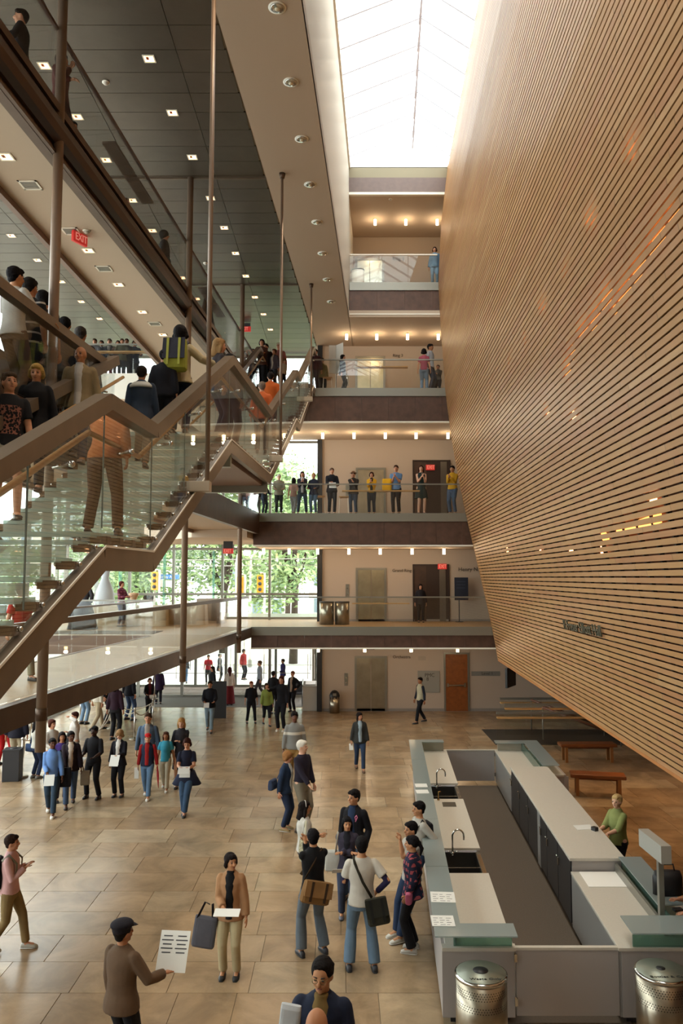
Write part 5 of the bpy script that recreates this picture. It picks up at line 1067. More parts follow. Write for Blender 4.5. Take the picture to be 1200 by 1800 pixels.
def bag(P, c, size, col, label, lean=0, face=0, straps=(), scol=None, flap=None, cat='bag', name='shoulder_bag', soft=.9):
    A = Matrix.Rotation(R(face), 3, 'Z')@Matrix.Rotation(R(lean), 3, 'Y'); w, d, h = size; c = Vector(c)
    rr = [(c+A@Vector((0,0,-h/2)), A@Vector((w/2*soft,0,0)), A@Vector((0,d/2*.6,0))), (c+A@Vector((0,0,-h/2*.85)), A@Vector((w/2,0,0)), A@Vector((0,d/2,0))), (c+A@Vector((0,0,0)), A@Vector((w/2,0,0)), A@Vector((0,d/2*1.05,0))), (c+A@Vector((0,0,h/2*.85)), A@Vector((w/2*.97,0,0)), A@Vector((0,d/2*.8,0))), (c+A@Vector((0,0,h/2)), A@Vector((w/2*.93,0,0)), A@Vector((0,d/2*.4,0)))]
    b = MB()          # squarish section rings
    n_ = 16
    for cc, ax, ay in rr:
        for k in range(n_):
            t_ = 2*math.pi*k/n_; cx_, sy_ = math.cos(t_), math.sin(t_); q = .55; b.v.append(tuple(cc+ax*math.copysign(abs(cx_)**q, cx_)+ay*math.copysign(abs(sy_)**q, sy_)))
    for i in range(4):
        for k in range(n_): b.f.append((i*n_+k, i*n_+(k+1)%n_, (i+1)*n_+(k+1)%n_, (i+1)*n_+k))
    b.f.append(tuple(reversed(range(n_)))); b.f.append(tuple(4*n_+k for k in range(n_)))
    o = onp(P, b, name, pattern(col), label, cat, False)
    for s_ in straps: strap(P, s_, scol or col, par=o)
    if flap:
        f = MB(); yy = -d/2*1.12 if flap[1] < 0 else d/2*1.12
        f.hexa([c+A@Vector(v) for v in ((-w/2*.98,yy-.008,-h*.15),(w/2*.98,yy-.008,-h*.15),(w/2*.98,yy+.008,-h*.15),(-w/2*.98,yy+.008,-h*.15),(-w/2*.95,yy*.6-.01,h*.52),(w/2*.95,yy*.6-.01,h*.52),(w/2*.95,yy*.6+.01,h*.52),(-w/2*.95,yy*.6+.01,h*.52))])
        f.v = [tuple((P['W']@Vector(v))-o.location) for v in f.v]; f.obj('flap', pattern(flap[0]), o)
        for sx_ in (-.25,.25):
            g_ = MB().hexa([c+A@Vector(v) for v in ((w*sx_-.018,yy*1.1-.006,-h*.35),(w*sx_+.018,yy*1.1-.006,-h*.35),(w*sx_+.018,yy*1.1+.006,-h*.35),(w*sx_-.018,yy*1.1+.006,-h*.35),(w*sx_-.018,yy*.75-.01,h*.5),(w*sx_+.018,yy*.75-.01,h*.5),(w*sx_+.018,yy*.75+.01,h*.5),(w*sx_-.018,yy*.75+.01,h*.5))])
            g_.v = [tuple((P['W']@Vector(v))-o.location) for v in g_.v]; g_.obj('buckle_strap', pattern(flap[2]), o)
    return o
def gf(px, fy, hy=None, z=0, H=None):
    p = at_z(px, fy, z)
    if hy is not None: H = at_d(px, hy, p.y).z-z
    return dict(pos=p, H=min(max(H, 1.2), 1.92))
def gd(px, d, z, hy=None, H=1.72, midz=None):
    r = at_d(px, 900, d); p = Vector((r.x, d, z))
    if hy is not None: H = at_d(px, hy, d).z-z
    H = min(max(H, 1.2), 1.95)
    # x from the pixel column at the figure's middle height
    rr = at_d(px, 900, d); zc_ = z+H*.6; depth = d*math.cos(PT)+(zc_-CZ)*math.sin(PT); p.x = (px-600)/F*depth
    return dict(pos=p, H=H)
JN, BL, DN = '3e4f6b', '19181b', '23324c'
T_, J_, S_, TR = 'trousers', 'jeans', 'shirt', 'trousers'
# ---------------- foreground
P = person('man in brown coat and black newsboy cap reading a large sheet, back to camera', **gd(214,8.75,0,1613), face=150, top=('jacket','5b4634'), bot=(T_,'131316'), skin='tan', hair=('short','17110e'), hat=('newsboy','17131a'), arms=('relax',(.30,-.34,1.12)), turn=-14, near=True, fat=1.1)
paper(P, 'large printed sheet held out by the man in the newsboy cap', 1, .34, .42, -58, (0,-.02,-.02), lines=5, yaw=25)
P = person('woman in open tan quilted jacket, black top and cream trousers, looking aside', **gf(404,1716,1495), face=-2, top=('jacket','9a7250'), inner='121114', bot=(T_,'a99a78'), shoes='1c1816', skin='asian', hair=('bob','1a1110'), arms=('relax',(.06,-.30,1.08)), turn=38, near=True, female=True)
paper(P, 'open white booklet in the right hand of the woman in the tan quilted jacket', 1, .36, .18, 12, (.06,-.02,.03), name='booklet', cat='booklet')
bag(P, (-.36,-.10,.66), (.34,.10,.44), '54545c', 'large grey patterned tote hanging from the arm of the woman in the tan jacket', lean=8, straps=([(-.46,-.12,.86),(-.34,-.16,1.10),(-.28,-.14,1.06)],[(-.24,-.10,.86),(-.24,-.12,1.06)]), scol='1c1a20', name='tote_bag')
P = person('man in pink shirt and khaki trousers walking right at the left edge, with a backpack', **gf(14,1672,1463), face=96, top=('shirt','c49a98'), bot=(T_,'7d6844'), shoes='a8a498', skin='light', hair=('short','2a1a12'), arms=((.10,-.20,1.24),(.06,-.24,1.26)), legs='walk', near=True)
bag(P, (0,.21,1.16), (.32,.22,.46), '17171b', 'black backpack with grey straps on the man in the pink shirt', straps=([(.12,.10,1.38),(.13,-.0,1.47),(.14,-.13,1.34),(.14,-.12,1.12)],[(-.12,.10,1.38),(-.13,-.0,1.47),(-.14,-.13,1.34),(-.14,-.12,1.12)]), scol='7a7568', name='backpack')
P = person('man with glasses in dark navy jacket over brown shirt at the bottom edge', **gd(566,6.15,.85,1676), face=-8, top=('jacket','1b2134'), inner='7a6238', bot=(T_,'202024'), skin='asian', hair=('recede','15100f'), arms=('relax',(.20,-.33,1.18)), turn=-6, nod=6, near=True)
g_ = MB()
for sd in (1,-1): g_.tube([P['Hp']((.032*sd+.022*math.cos(a/8*2*math.pi), -.098, .004+.018*math.sin(a/8*2*math.pi))) for a in range(9)], .0025, 5).tube([P['Hp']((.054*sd,-.095,.008)), P['Hp']((.082*sd,-.0,.008))], .0025, 5)
onp(P, g_, 'eyeglasses', mat('gold_wire','8a7450',.3,metal=.8), 'thin rimmed eyeglasses of the man in the navy jacket', 'glasses')
bag(P, (-.19,-.36,1.38), (.16,.08,.36), 'b8bcc0', 'grey plastic bag held up by the man with glasses', name='plastic_bag', lean=6)
P = person('balding man seen from above at the very bottom edge', **gd(556,5.5,.85,1766), face=172, top=('shirt','2b3036'), bot=(T_,'202024'), skin='tan', hair=('bald','241a14',1), arms=('relax','relax'), nod=-8, near=True)
# ---------------- student group
P = person('young man in black sweater and grey jeans with a brown messenger bag, back to camera', **gf(550,1678,1453), face=205, top=('sweater','111013'), bot=('wide','5d666e'), shoes='24242c', skin='asian', hair=('short','100d0f'), arms=((.06,-.16,1.52),'face'), legs='wide', near=True, turn=-15)
bag(P, (.04,.20,.93), (.44,.16,.30), '7b5a34', 'brown canvas messenger bag with buckled flap on the young man in black', lean=-16, straps=([(.2,.14,1.1),(.06,.14,1.3),(-.12,.04,1.46)],[(-.12,.04,1.46),(-.06,-.14,1.3),(.14,-.13,1.08)]), scol='4a3824', flap=('86633c',1,'3a2a1c'), name='messenger_bag')
P = person('young man in white T-shirt over purple sleeves and baggy blue jeans, back to camera', **gf(636,1706,1466), face=183, top=('tshirt','b9b3a8','short','26213e'), bot=('wide','5e7285'), shoes='2a2a30', skin='asian', hair=('short','110e10'), arms=('hip' if 0 else (.16,-.32,1.15),'hip'), legs='wide', near=True, fat=1.05)
bag(P, (-.19,.20,.84), (.30,.12,.34), '2c2a20', 'dark olive shoulder bag worn across the back of the white T-shirt', lean=10, straps=([(-.12,.17,1.0),(.0,.165,1.2),(.10,.10,1.42),(.11,.0,1.48)],), scol='2c2a22', flap=('25241c',1,'1a1916'), name='messenger_bag')
paper(P, 'white papers held by the young man in the white T-shirt', 0, .28, .24, 30, (.1,0,.02))
P = person('girl with white hair band and patterned tote, looking right', **gf(534,1582,1405), face=105, top=('tshirt','b8b3aa','short','131216'), inner=None, bot=(T_,'26242c'), shoes='1c1b22', skin='asian', hair=('long','17100f'), hat=('band','d8d4cc'), arms=('hold',(.14,-.26,1.16)), near=True, female=True)
bag(P, (-.26,.06,.94), (.40,.14,.36), 'spot:a8a088:7a7256', 'large beige patterned tote on the shoulder of the girl with the hair band', straps=([(-.34,.06,1.1),(-.22,.02,1.45),(-.14,.06,1.1)],), scol='b4ac94', name='tote_bag')
P = person('tall young man in black hoodie with pink ribbon pin, facing left', **gf(622,1585,1384), face=-25, top=('sweater','141318'), inner='22304a', bot=('jeans','3b4c5e'), shoes='4a4c52', skin='asian', hair=('short','14100f'), arms=('pocket','pocket'), legs='wide', turn=-20, near=True)
onp(P, MB().tube([(.11,-.165,1.30),(.095,-.17,1.36),(.12,-.17,1.39),(.135,-.17,1.36),(.10,-.165,1.29)], .008, 6), 'ribbon_pin', mat('pink_ribbon','d87a9c',.5), 'small pink ribbon pinned to the black hoodie', 'pin')
P = person('smiling girl with long black hair and grey cardigan in the middle of the student group', **gf(610,1612,1432), face=-2, top=('jacket','34303e'), inner='1c1b22', bot=('jeans','343c50'), shoes='5a5c68', skin='asian', hair=('longer','0f0c0e'), arms=('cross','cross'), turn=12, near=True, female=True)
bag(P, (-.26,-.02,.98), (.28,.12,.36), 'b2b0a8', 'white shoulder bag of the smiling girl with long hair', straps=([(-.2,-.12,1.15),(-.17,-.10,1.42),(-.16,.0,1.47)],), name='shoulder_bag')
P = person('boy in white shirt and black waistcoat leaning at the bar, farthest of three', **gf(738,1598,1405), face=-72, top=('tshirt','aba69c','half'), bot=('jeans',DN), shoes='b8b4ac', skin='asian', hair=('short','120f10'), arms=('back','pocket'), legs='lean', near=True)
bag(P, (0,.17,1.22), (.26,.1,.34), '1a1a20', 'slim black backpack on the farthest of the three at the bar', straps=([(.12,.08,1.36),(.12,.0,1.47),(.13,-.12,1.3)],[(-.12,.08,1.36),(-.12,.0,1.47),(-.13,-.12,1.3)]), name='backpack')
P = person('boy with hand to his mouth leaning at the bar, middle of three', **gf(724,1646,1440), face=-65, top=('tshirt','a8a49c','short'), bot=('jeans',DN), shoes='c0bcb2', skin='asian', hair=('short','120f10'), arms=((.0,-.20,1.47),(.02,-.19,1.45)), legs='lean', near=True)
P = person('girl in red and navy plaid hoodie and black trousers leaning at the bar', **gf(726,1672,1465), face=-105, top=('jacket','plaid:1f2238:9c4a52'), bot=('wide','121115'), shoes='b0aca4', skin='asian', hair=('tail','120e10'), arms=('pocket','pocket'), legs='stand', near=True, female=True)
bag(P, (.22,-.02,.90), (.20,.10,.18), 'b8607e', 'small pink pouch on the hip of the plaid hoodie girl', lean=15, straps=([(.16,.06,.98),(.05,.15,1.2),(-.12,.06,1.42)],), scol='201c22', name='pink_pouch')
# ---------------- older couple and walkers
P = person('older woman in denim jacket and jeans with a blue shoulder bag, facing right', **gf(500,1459,1318), face=70, top=('jacket','1f2d44'), inner='b8b4ac', bot=('jeans','222d44'), shoes='8c7448', skin='light', hair=('curly','8a5f38'), arms=('down','down'), female=True, fat=1.15, lean=5)
bag(P, (-.22,.20,1.04), (.30,.14,.22), '2c3850', 'navy shoulder bag of the woman in the denim jacket', straps=([(-.2,.12,1.16),(-.16,.02,1.46)],), name='shoulder_bag')
P = person('white haired man in dark plum shirt and taupe trousers, facing right', **gf(530,1462,1298), face=52, top=('tuck','221d2a'), bot=(T_,'736b5c'), shoes='4a3c30', skin='pale', hair=('short','cfc8bc'), arms=('relax','low'), turn=20, fat=1.12)
paper(P, 'small silver camera in the hand of the white haired man', 1, .11, .06, 80, (0,-.02,.0), m=M_BRUSH, name='camera', cat='camera')
person('man in grey sweater with white chest stripe and khaki trousers', **gf(517,1384,1237), face=8, top=('sweater','band:7d7c78:c8c2b4:1.32:1.39'), bot=(T_,'8a6a3c'), shoes='2a2420', skin='brown', hair=('short','120d0b'), arms=('down','down'), legs='walk')
P = person('woman in dark grey cardigan, pale blue top and jeans walking toward camera', **gf(632,1354,1250), face=6, top=('jacket','2e2e2c'), inner='8b9aa4', bot=('jeans','2a3850'), shoes='6a4a34', skin='light', hair=('long','1c1210'), arms=('relax','down'), legs='walk', turn=28, female=True)
paper(P, 'folded white paper in the hand of the woman in the grey cardigan', 1, .12, .2, 60, (0,0,.0))
P = person('man in beige vest over dark sleeves walking left near the brown door', **gf(739,1271,1189), face=-62, top=('vest','a8a086','long','1e212c'), bot=(T_,'15161c'), shoes='3a3a3c', skin='tan', hair=('short','120e0c'), arms=('down','relax'), legs='walk', turn=10)
# ---------------- left group
P = person('woman in light blue shirt and teal jeans holding white papers', **gf(89,1432,1295), face=12, top=('shirt','5f80b4'), bot=('jeans','2c3c4c'), shoes='cfcbc2', skin='brown', hair=('bun','120d0c'), arms=('relax',(.06,-.28,1.0)), legs='walk', female=True, fat=1.2, turn=20, near=True)
paper(P, 'white booklet held by the woman in the light blue shirt', 1, .22, .26, 55, (.04,-.02,.02), name='booklet', cat='booklet')
bag(P, (.30,.05,.82), (.26,.10,.44), '131218', 'black coat and bag hanging at the side of the woman in light blue', straps=([(.26,.02,1.04),(.18,.0,1.46)],), name='coat_bundle')
P = person('woman in dark plum jacket and blue jeans beside the light blue shirt', **gf(122,1416,1283), face=18, top=('jacket','20151c'), inner='b8a898', bot=('jeans','3d4d66'), shoes='33241c', skin='brown', hair=('bun','120d0c'), arms=('relax','low'), legs='walk2', female=True, fat=1.1, turn=18, near=True)
bag(P, (.34,.0,.62), (.22,.10,.34), '8a8070', 'grey paper carrier bag held by the woman in the plum jacket', straps=([(.3,.0,.78),(.29,.0,.88)],), name='carrier_bag')
P = person('tall man all in black with white papers', **gf(163,1403,1274), face=-8, top=('shirt','17161a','half'), bot=(T_,'131216'), shoes='1a1614', skin='dark', hair=('short','0c0a09'), arms=('hold','hold'), legs='wide', fat=1.1, near=True)
paper(P, 'white booklet held low by the tall man all in black', 1, .28, .22, 20, (.0,-.02,.02), name='booklet', cat='booklet')
P = person('woman with curly light hair in black blazer reading a sheet', **gf(208,1400,1281), face=-4, top=('jacket','15131a'), inner='c8c4bc', bot=(T_,'141216'), shoes='1a1614', skin='pale', hair=('curly','8a6a48'), arms=('read','down'), female=True, nod=18, fat=1.1, near=True)
paper(P, 'white sheet read by the woman in the black blazer', 0, .24, .30, 58, (-.02,-.03,.04))
P = person('man in open blue denim shirt behind the red cap', **gf(258,1386,1251), face=4, top=('shirt','4c5c70'), inner='9a8e84', bot=('jeans','34445e'), shoes='5c4a3c', skin='light', hair=('short','3a2618'), arms=('down','down'), legs='walk', near=True)
P = person('boy in red cap, red shirt and navy vest walking forward', **gf(258,1402,1287), face=2, top=('vest','1e2438','long','8e1a1a'), inner='8e1a1a', bot=('jeans','56708c'), shoes='d4d0c8', skin='light', hair=('short','4a3424'), hat=('cap','b82020'), arms=('down','down'), legs='walk', turn=10, near=True)
paper(P, 'white plastic bag hanging from the hand of the boy in the red cap', 1, .12, .30, 85, (-.03,0,.02), name='plastic_bag', cat='bag')
onp(P, MB().tube([hand(P,0)+Vector((0,0,.06)), hand(P,0)+Vector((.03,-.05,-.2)), hand(P,0)+Vector((.06,-.10,-.52))], [.02,.035,.006], 8), 'folded_umbrella', mat('red_umbrella','a01c24',.5), 'folded red umbrella hanging from the hand of the boy in the red cap', 'umbrella')
person('girl in turquoise T-shirt and cream trousers', **gf(290,1388,1284), face=4, top=('tshirt','3c93ac','short'), bot=(T_,'b8ae98'), shoes='d0ccc4', skin='tan', hair=('long','4a2a1c'), arms=('down','down'), legs='walk', female=True, near=True)
P = person('blonde woman in charcoal top behind the turquoise girl', **gf(317,1385,1260), face=2, top=('sweater','2c2b30'), bot=('skirt','2a2830'), shoes='2a1c18', skin='pale', hair=('long','a87c48'), arms=('chest','relax'), female=True, nod=12, near=True)
P = person('woman in navy polo with a jacket tied at the waist, reading leaflets', **gf(327,1432,1295), face=3, top=('tshirt','171a2c','short'), bot=('jeans','31465e'), shoes='1c1a1c', skin='light', hair=('bob','3a1c14'), arms=('read','read'), legs='cross', female=True, nod=18, fat=1.1, near=True)
paper(P, 'open white leaflet in the hands of the woman in the navy polo', 1, .26, .2, 40, (.08,-.02,.05)); paper(P, 'lower slanted leaflet in the hands of the woman in the navy polo', 0, .24, .16, 70, (-.06,-.02,-.03))
onp(P, MB().rings([((0,.0,1.0),(.19,0,0),(0,.16,0)),((0,.0,.88),(.24,0,0),(0,.17,0)),((0,.02,.70),(.34,0,0),(0,.14,0)),((0,.03,.66),(.30,0,0),(0,.10,0))],14), 'tied_jacket', pattern('1f2438'), 'navy jacket tied round the waist of the woman reading leaflets', 'jacket')
# ---------------- entrance groups
P = person('man in black jacket and light jeans reading near the entrance', **gf(368,1286,1195), face=5, top=('jacket','15151b'), bot=('jeans','6c7c86'), shoes='3a2e26', skin='tan', hair=('short','1c1410'), arms=('hold','hold'), legs='walk'); paper(P, 'small white leaflet held by the man in the black jacket near the entrance', 1, .18, .2, 50, (.06,0,0))
person('woman in black with white name badge by the entrance', **gf(441,1271,1196), face=12, top=('shirt','131217','half'), bot=(T_,'131217'), shoes='1a1614', skin='light', hair=('short','7a3a20'), arms=('down','down'), legs='wide')
person('woman in olive green jacket and black capri trousers', **gf(468,1275,1199), face=18, top=('jacket','7e8a42'), bot=('capri','15151a'), shoes='1a1614', skin='light', hair=('long','3a2418'), arms=('relax','relax'), legs='walk', female=True)
person('woman in black with long dark hair waving, beside the olive jacket', **gf(494,1285,1177), face=-15, top=('shirt','121116'), bot=(T_,'121116'), shoes='c8c0ae', skin='light', hair=('long','3a140e'), arms=('relax','lift'), female=True)
person('person in dark clothes half hidden between the two black-clad women', **gf(480,1255,1178), face=160, top=('shirt','16151a'), bot=(T_,'16151a'), hair=('short','1a1210'))
person('slim figure in black jacket with hand on hip beside the kiosk', **gf(514,1251,1178), face=-28, top=('jacket','131218'), inner='a89484', bot=(T_,'131218'), skin='light', hair=('short','5a2c1a'), arms=('hip','down'), female=True)
person('person in purple jacket standing inside the glass doors', **gf(497,1214,1157), face=-60, top=('jacket','3a3474'), bot=(T_,'5a504a'), skin='light', hair=('short','5a3a24'), arms=('hold','down'))
person('person in grey shirt striding through the vestibule', **gf(456,1228,1160), face=-80, top=('shirt','8a8e96'), bot=(T_,'4a4448'), skin='light', hair=('short','5a4434'), legs='walk')
person('woman in cream blouse and long dark red skirt', **gf(403,1240,1171), face=-160, top=('shirt','b8aca0'), bot=('longskirt','5c1418'), skin='light', hair=('longer','3a100c'), arms=('hold','relax'), female=True)
person('dark haired woman in black behind the man reading', **gf(373,1236,1170), face=-60, top=('jacket','17161a'), bot=(T_,'1a1a20'), hair=('long','20120e'), female=True)
P = person('woman in black jacket with a red scarf holding a programme in the queue', **gf(262,1262,1190), face=20, top=('jacket','1a1518'), inner='5c1c24', bot=(T_,'17161a'), skin='light', hair=('bob','4a1c12'), arms=('hold','hold'), female=True); paper(P, 'white programme held by the woman with the red scarf', 0, .3, .2, 30, (-.05,0,0))
person('person in dark purple coat at the back of the queue', **gf(278,1238,1172), face=190, top=('coat','2a1a34'), bot=(T_,'1c1a22'), hair=('short','1c1412'))
person('queue member in blue jeans and black top under the gallery', **gd(228,30.2,0,1170), face=150, top=('jacket','16151c'), bot=('jeans','3c4e6c'), hair=('short','1c1412'), legs='wide')
person('queue member in plum sweater and black trousers under the gallery', **gd(203,26.6,0,1170), face=170, top=('sweater','2c1824'), bot=(T_,'17161a'), hair=('long','1c1412'), female=True)
person('queue member in beige trousers under the gallery', **gd(172,28.2,0,1175), face=140, top=('shirt','c0b8a8'), bot=(T_,'a8987c'), hair=('short','5a4434'), legs='walk')
person('queue member in light jeans near the window', **gd(148,29.4,0,1180), face=160, top=('shirt','b8b4b4'), bot=('jeans','7088a0'), hair=('short','2c2018'))
person('queue member in black with a purple bag under the gallery', **gd(186,29.6,0,1175), face=100, top=('shirt','16151c'), bot=(T_,'17161a'), hair=('bob','1c1412'), female=True)
P = person('woman in white top and jeans with a blue shoulder bag beside the near column', **gf(62,1368,1260), face=150, top=('shirt','b4b0a6'), bot=('jeans','26304a'), shoes='7a7874', skin='light', hair=('longer','171112'), arms=('relax','relax'), female=True)
bag(P, (.24,.04,.86), (.30,.12,.22), '2a3a58', 'blue shoulder bag of the woman in white beside the column', straps=([(.2,.04,.98),(.14,.02,1.46)],), name='shoulder_bag')
person('woman in white shirt with auburn hair left of the dark sign', **gd(90,20.6,0,1262), face=60, top=('shirt','bcb6ac'), bot=(T_,'4a3a6a'), hair=('bob','4a2418'), arms=('hold','hold'), female=True)
person('person in white with raised hands right of the dark sign', **gd(131,22.0,0,1249), face=-50, top=('shirt','c4beb6'), bot=(T_,'8c8478'), hair=('short','3a1c14'), arms=('up','chest'), female=True)
person('woman in violet top behind the sign pole', **gd(108,19.4,0,1284), face=30, top=('tshirt','3c2866','short'), bot=(T_,'2a2430'), skin='tan', hair=('long','1c1210'), female=True)
person('person in bright red trousers at the left edge behind the black bin', **gd(8,23.0,0,1222), face=170, top=('shirt','202028'), bot=(T_,'a81c20'), hair=('short','1c1412'), legs='wide')
person('person in cream trousers carrying a black bag by the bin', **gd(30,22.4,0,1228), face=185, top=('jacket','1a1824'), bot=(T_,'b0a48c'), hair=('short','1c1412'))
person('person in red top outside the entrance glass', **gd(366,40.2,0,1150), face=0, top=('tshirt','c02430','short'), bot=(T_,'2a2a30'), hair=('short','3a2a20'))
person('person in blue jeans just outside the doors', **gd(325,40.6,0,1150), face=180, top=('shirt','5a5a60'), bot=('jeans','5a7aa0'), hair=('short','2a2018'))
person('pedestrian in dark coat outside the doors', **gd(386,41.0,0,1148), face=90, top=('coat','26242a'), bot=(T_,'1c1c20'), hair=('short','2a2018'))
person('pedestrian in red and black outside under the bridge end', **gd(428,42.0,0,1140), face=60, top=('jacket','8a2424'), bot=(T_,'1c1c24'), hair=('bob','2a2018'))
# ---------------- right side of the bar
P = person('woman in lime green sweater resting her hands on the tall counter', **gd(1086,13.9,0,1393), face=-62, top=('sweater','7f8650','half'), bot=(T_,'15141a'), skin='pale', hair=('short','b89a68'), arms=((.16,-.44,1.14),(.05,-.42,1.14)), turn=16, female=True, fat=1.3, near=True)
tag(MB().hexa([(3.95,13.7,1.091),(4.25,13.75,1.091),(4.24,14.0,1.091),(3.94,13.95,1.091),(3.95,13.7,1.095),(4.25,13.75,1.095),(4.24,14.0,1.095),(3.94,13.95,1.095)]).obj('paper_sheet', M_PAPER), 'white paper on the tall counter by the woman in lime green', 'paper'); onp(P, MB().cbox(hand(P,1)+Vector((0,-.06,.05)), .1,.08,.1), 'small_black_case', M_BLACK, 'small dark case in the hand of the woman in lime green', 'case', False)
P = person('person at the right edge of whom only the reaching hands and forearms show', pos=Vector((4.74,10.6,0)), H=1.7, face=-80, top=('shirt','1a1a20','half'), bot=(T_,'1a1a20'), skin='light', hair=('short','2a2018'), arms=((.12,-.44,1.14),(.10,-.42,1.22)), near=True)
onp(P, MB().cbox(Vector((.02,-.5,1.14)), .08,.12,.03), 'mobile_phone', M_BLACK, 'small black phone on the ledge below the reaching hands', 'phone', False)
# ---------------- first floor
person('person in red shirt and khaki trousers on the first floor gallery behind the stairs', **gd(36,13.9,L1,1062-40), face=60, top=('tshirt','a82c28','short'), bot=(T_,'8c8268'), shoes='2c2620', hair=('short','2a2018'), legs='walk', near=True)
person('woman in red plaid shirt beside the draped tables', **gd(213,29.0,L1,1020), face=60, top=('shirt','plaid:5a2438:8a4a58'), bot=('jeans','4a4c64'), hair=('bob','4a1c14'), arms=('read','read'), female=True)
person('dark silhouetted woman standing in the first floor doorway', **gd(739,31.5,L1,1025), face=0, top=('jacket','15131a'), bot=(T_,'131216'), hair=('long','1a1110'), female=True)
person('person in black beside the gown at the first floor window', **gd(128,28.6,L1,1036), face=20, top=('shirt','2a161a'), bot=(T_,'1c1a20'), hair=('bob','3a1c18'))
# ---------------- second floor bridge
D2 = DB+.55
def l2(px, hy, label, dd=0, **k): return person(label, **gd(px, D2+dd, L2+.012, hy), **k)
l2(432,842,'person in dark maroon at the far left of the second floor bridge',.5, face=160, top=('shirt','2c1a22'), bot=('jeans','4c5c74'), hair=('short','1c1412'))
l2(443,840,'person in pink shirt and pale jeans at the left of the second floor bridge',.2, face=170, top=('shirt','c09898'), bot=('jeans','8094a4'), hair=('short','2c2018'))
l2(452,838,'person in black with big dark hair at the left of the second floor bridge',.3, face=190, top=('jacket','15141a'), bot=(T_,'6a6a5a'), hair=('big','120e0e'))
l2(464,846,'person in slate jacket leaning behind the stair corner',.1, face=40, top=('jacket','2c3442'), bot=('jeans','26303f'), hair=('short','5a3a20'), arms=('rail','rail'))
l2(490,832,'white haired man in beige jacket on the second floor bridge', face=6, top=('jacket','8c8472'), bot=(T_,'1c1a1e'), hair=('short','cac4b8'), skin='pale', arms=('hold','hold'))
l2(516,838,'girl with dark hair seen from behind on the second floor bridge',.7, face=170, top=('tshirt','b0887a','short'), bot=(T_,'8a8c90'), hair=('long','1a1414'), female=True, legs='walk')
l2(531,827,'woman with long hair in dark top clapping, left of the short haired woman', face=4, top=('jacket','26242e'), inner='a8a4a8', bot=('jeans','2c3648'), hair=('longer','2a1610'), female=True, arms=('clap','clap'), legs='wide')
l2(551,830,'short blonde woman in dark jacket and blue jeans on the second floor bridge', face=-12, top=('jacket','1f2130'), bot=('jeans','4c6074'), hair=('short','a8824c'), female=True, arms=('hold','hold'))
P = l2(583,821,'man in black jacket with white piping holding papers by the dark column', face=8, top=('jacket','15171f'), bot=(T_,'191c24'), hair=('short','5a4434'), arms=('hold','read')); paper(P, 'white papers held by the man in the piped black jacket on the bridge', 1, .26, .24, 60, (.04,0,0))
l2(621,828,'man in brown brimmed hat and dark jacket on the second floor bridge', face=-10, top=('jacket','2a2420'), bot=('jeans','2f3a4c'), hair=('short','2a2018'), hat=('brim','6a4a34'), arms=('clap','face'))
l2(653,828,'woman in yellow sweater clapping on the second floor bridge', face=-8, top=('sweater','c8941c'), inner='1c1a1c', bot=(T_,'17171c'), hair=('bob','3a1c12'), female=True, arms=('clap','clap'))
P = l2(696,816,'man in light blue shirt clapping beside a yellow coat', face=-14, top=('tshirt','5a789c','short'), bot=(T_,'15161c'), hair=('short','3a2418'), arms=('clap','clap'))
bag(P, (-.30,-.12,1.02), (.34,.2,.46), 'd09a1c', 'yellow coat draped over the arm of the man in the light blue shirt', name='yellow_coat', cat='coat')
l2(740,816,'woman in dark green sleeveless dress clapping before the dark doorway', face=5, top=('dress','1c2c2c','none'), bot=('none','000000'), shoes='5c3a34', skin='pale', hair=('long','3a1a12'), female=True, arms=('clap','clap'), turn=-12)
P = l2(795,817,'man in yellow shirt and blue jeans clapping beside the oak wall', face=-30, top=('shirt','bc8c1e'), bot=('jeans','3c5068'), shoes='9a968c', hair=('short','140f0f'), skin='asian', arms=('clap','clap'))
# ---------------- third floor bridge
D3 = DB+.5
def l3(px, hy, label, dd=0, **k): return person(label, **gd(px, D3+dd, L3+.012, hy), **k)
l3(554,612,'person in dark red shirt at the left end of the third floor bridge',.3, face=-20, top=('shirt','3c1c22'), bot=(T_,'2c1c22'), hair=('short','17120f'), skin='tan')
l3(602,622,'person in black leaning beside the white board on the third floor bridge',.4, face=80, top=('jacket','17161c'), bot=(T_,'17171c'), hair=('long','1a1210'), legs='wide')
l3(566,628,'person sitting low in olive behind the third floor glass',.9, face=20, top=('jacket','6a6038'), bot=(T_,'1a1a1e'), hair=('short','1a1210'))
l3(745,612,'person with dark curly hair in pink top and pale jeans, back to camera, third floor',.1, face=170, top=('tshirt','9c4a5a','short'), bot=('jeans','6c8094'), hair=('curly','1a1210'), female=True)
l3(756,603,'man in white collared shirt and dark trousers beside the pink top, third floor',.4, face=60, top=('shirt','b8b8bc'), bot=(T_,'3a3c46'), hair=('short','15100f'), skin='tan')
l3(770,640,'small seated person in grey at the right end of the third floor bridge',.9, face=-20, top=('shirt','57524c'), bot=(T_,'2c2a2c'), hair=('short','4a3424'), arms=('chest','face'))
person('woman in light blue denim at the right end of the topmost bridge', **gd(764,DB+.5,L4+.012,433), face=-12, top=('jacket','5a7488'), bot=('jeans','6a8498'), hair=('bob','2a1612'), female=True)
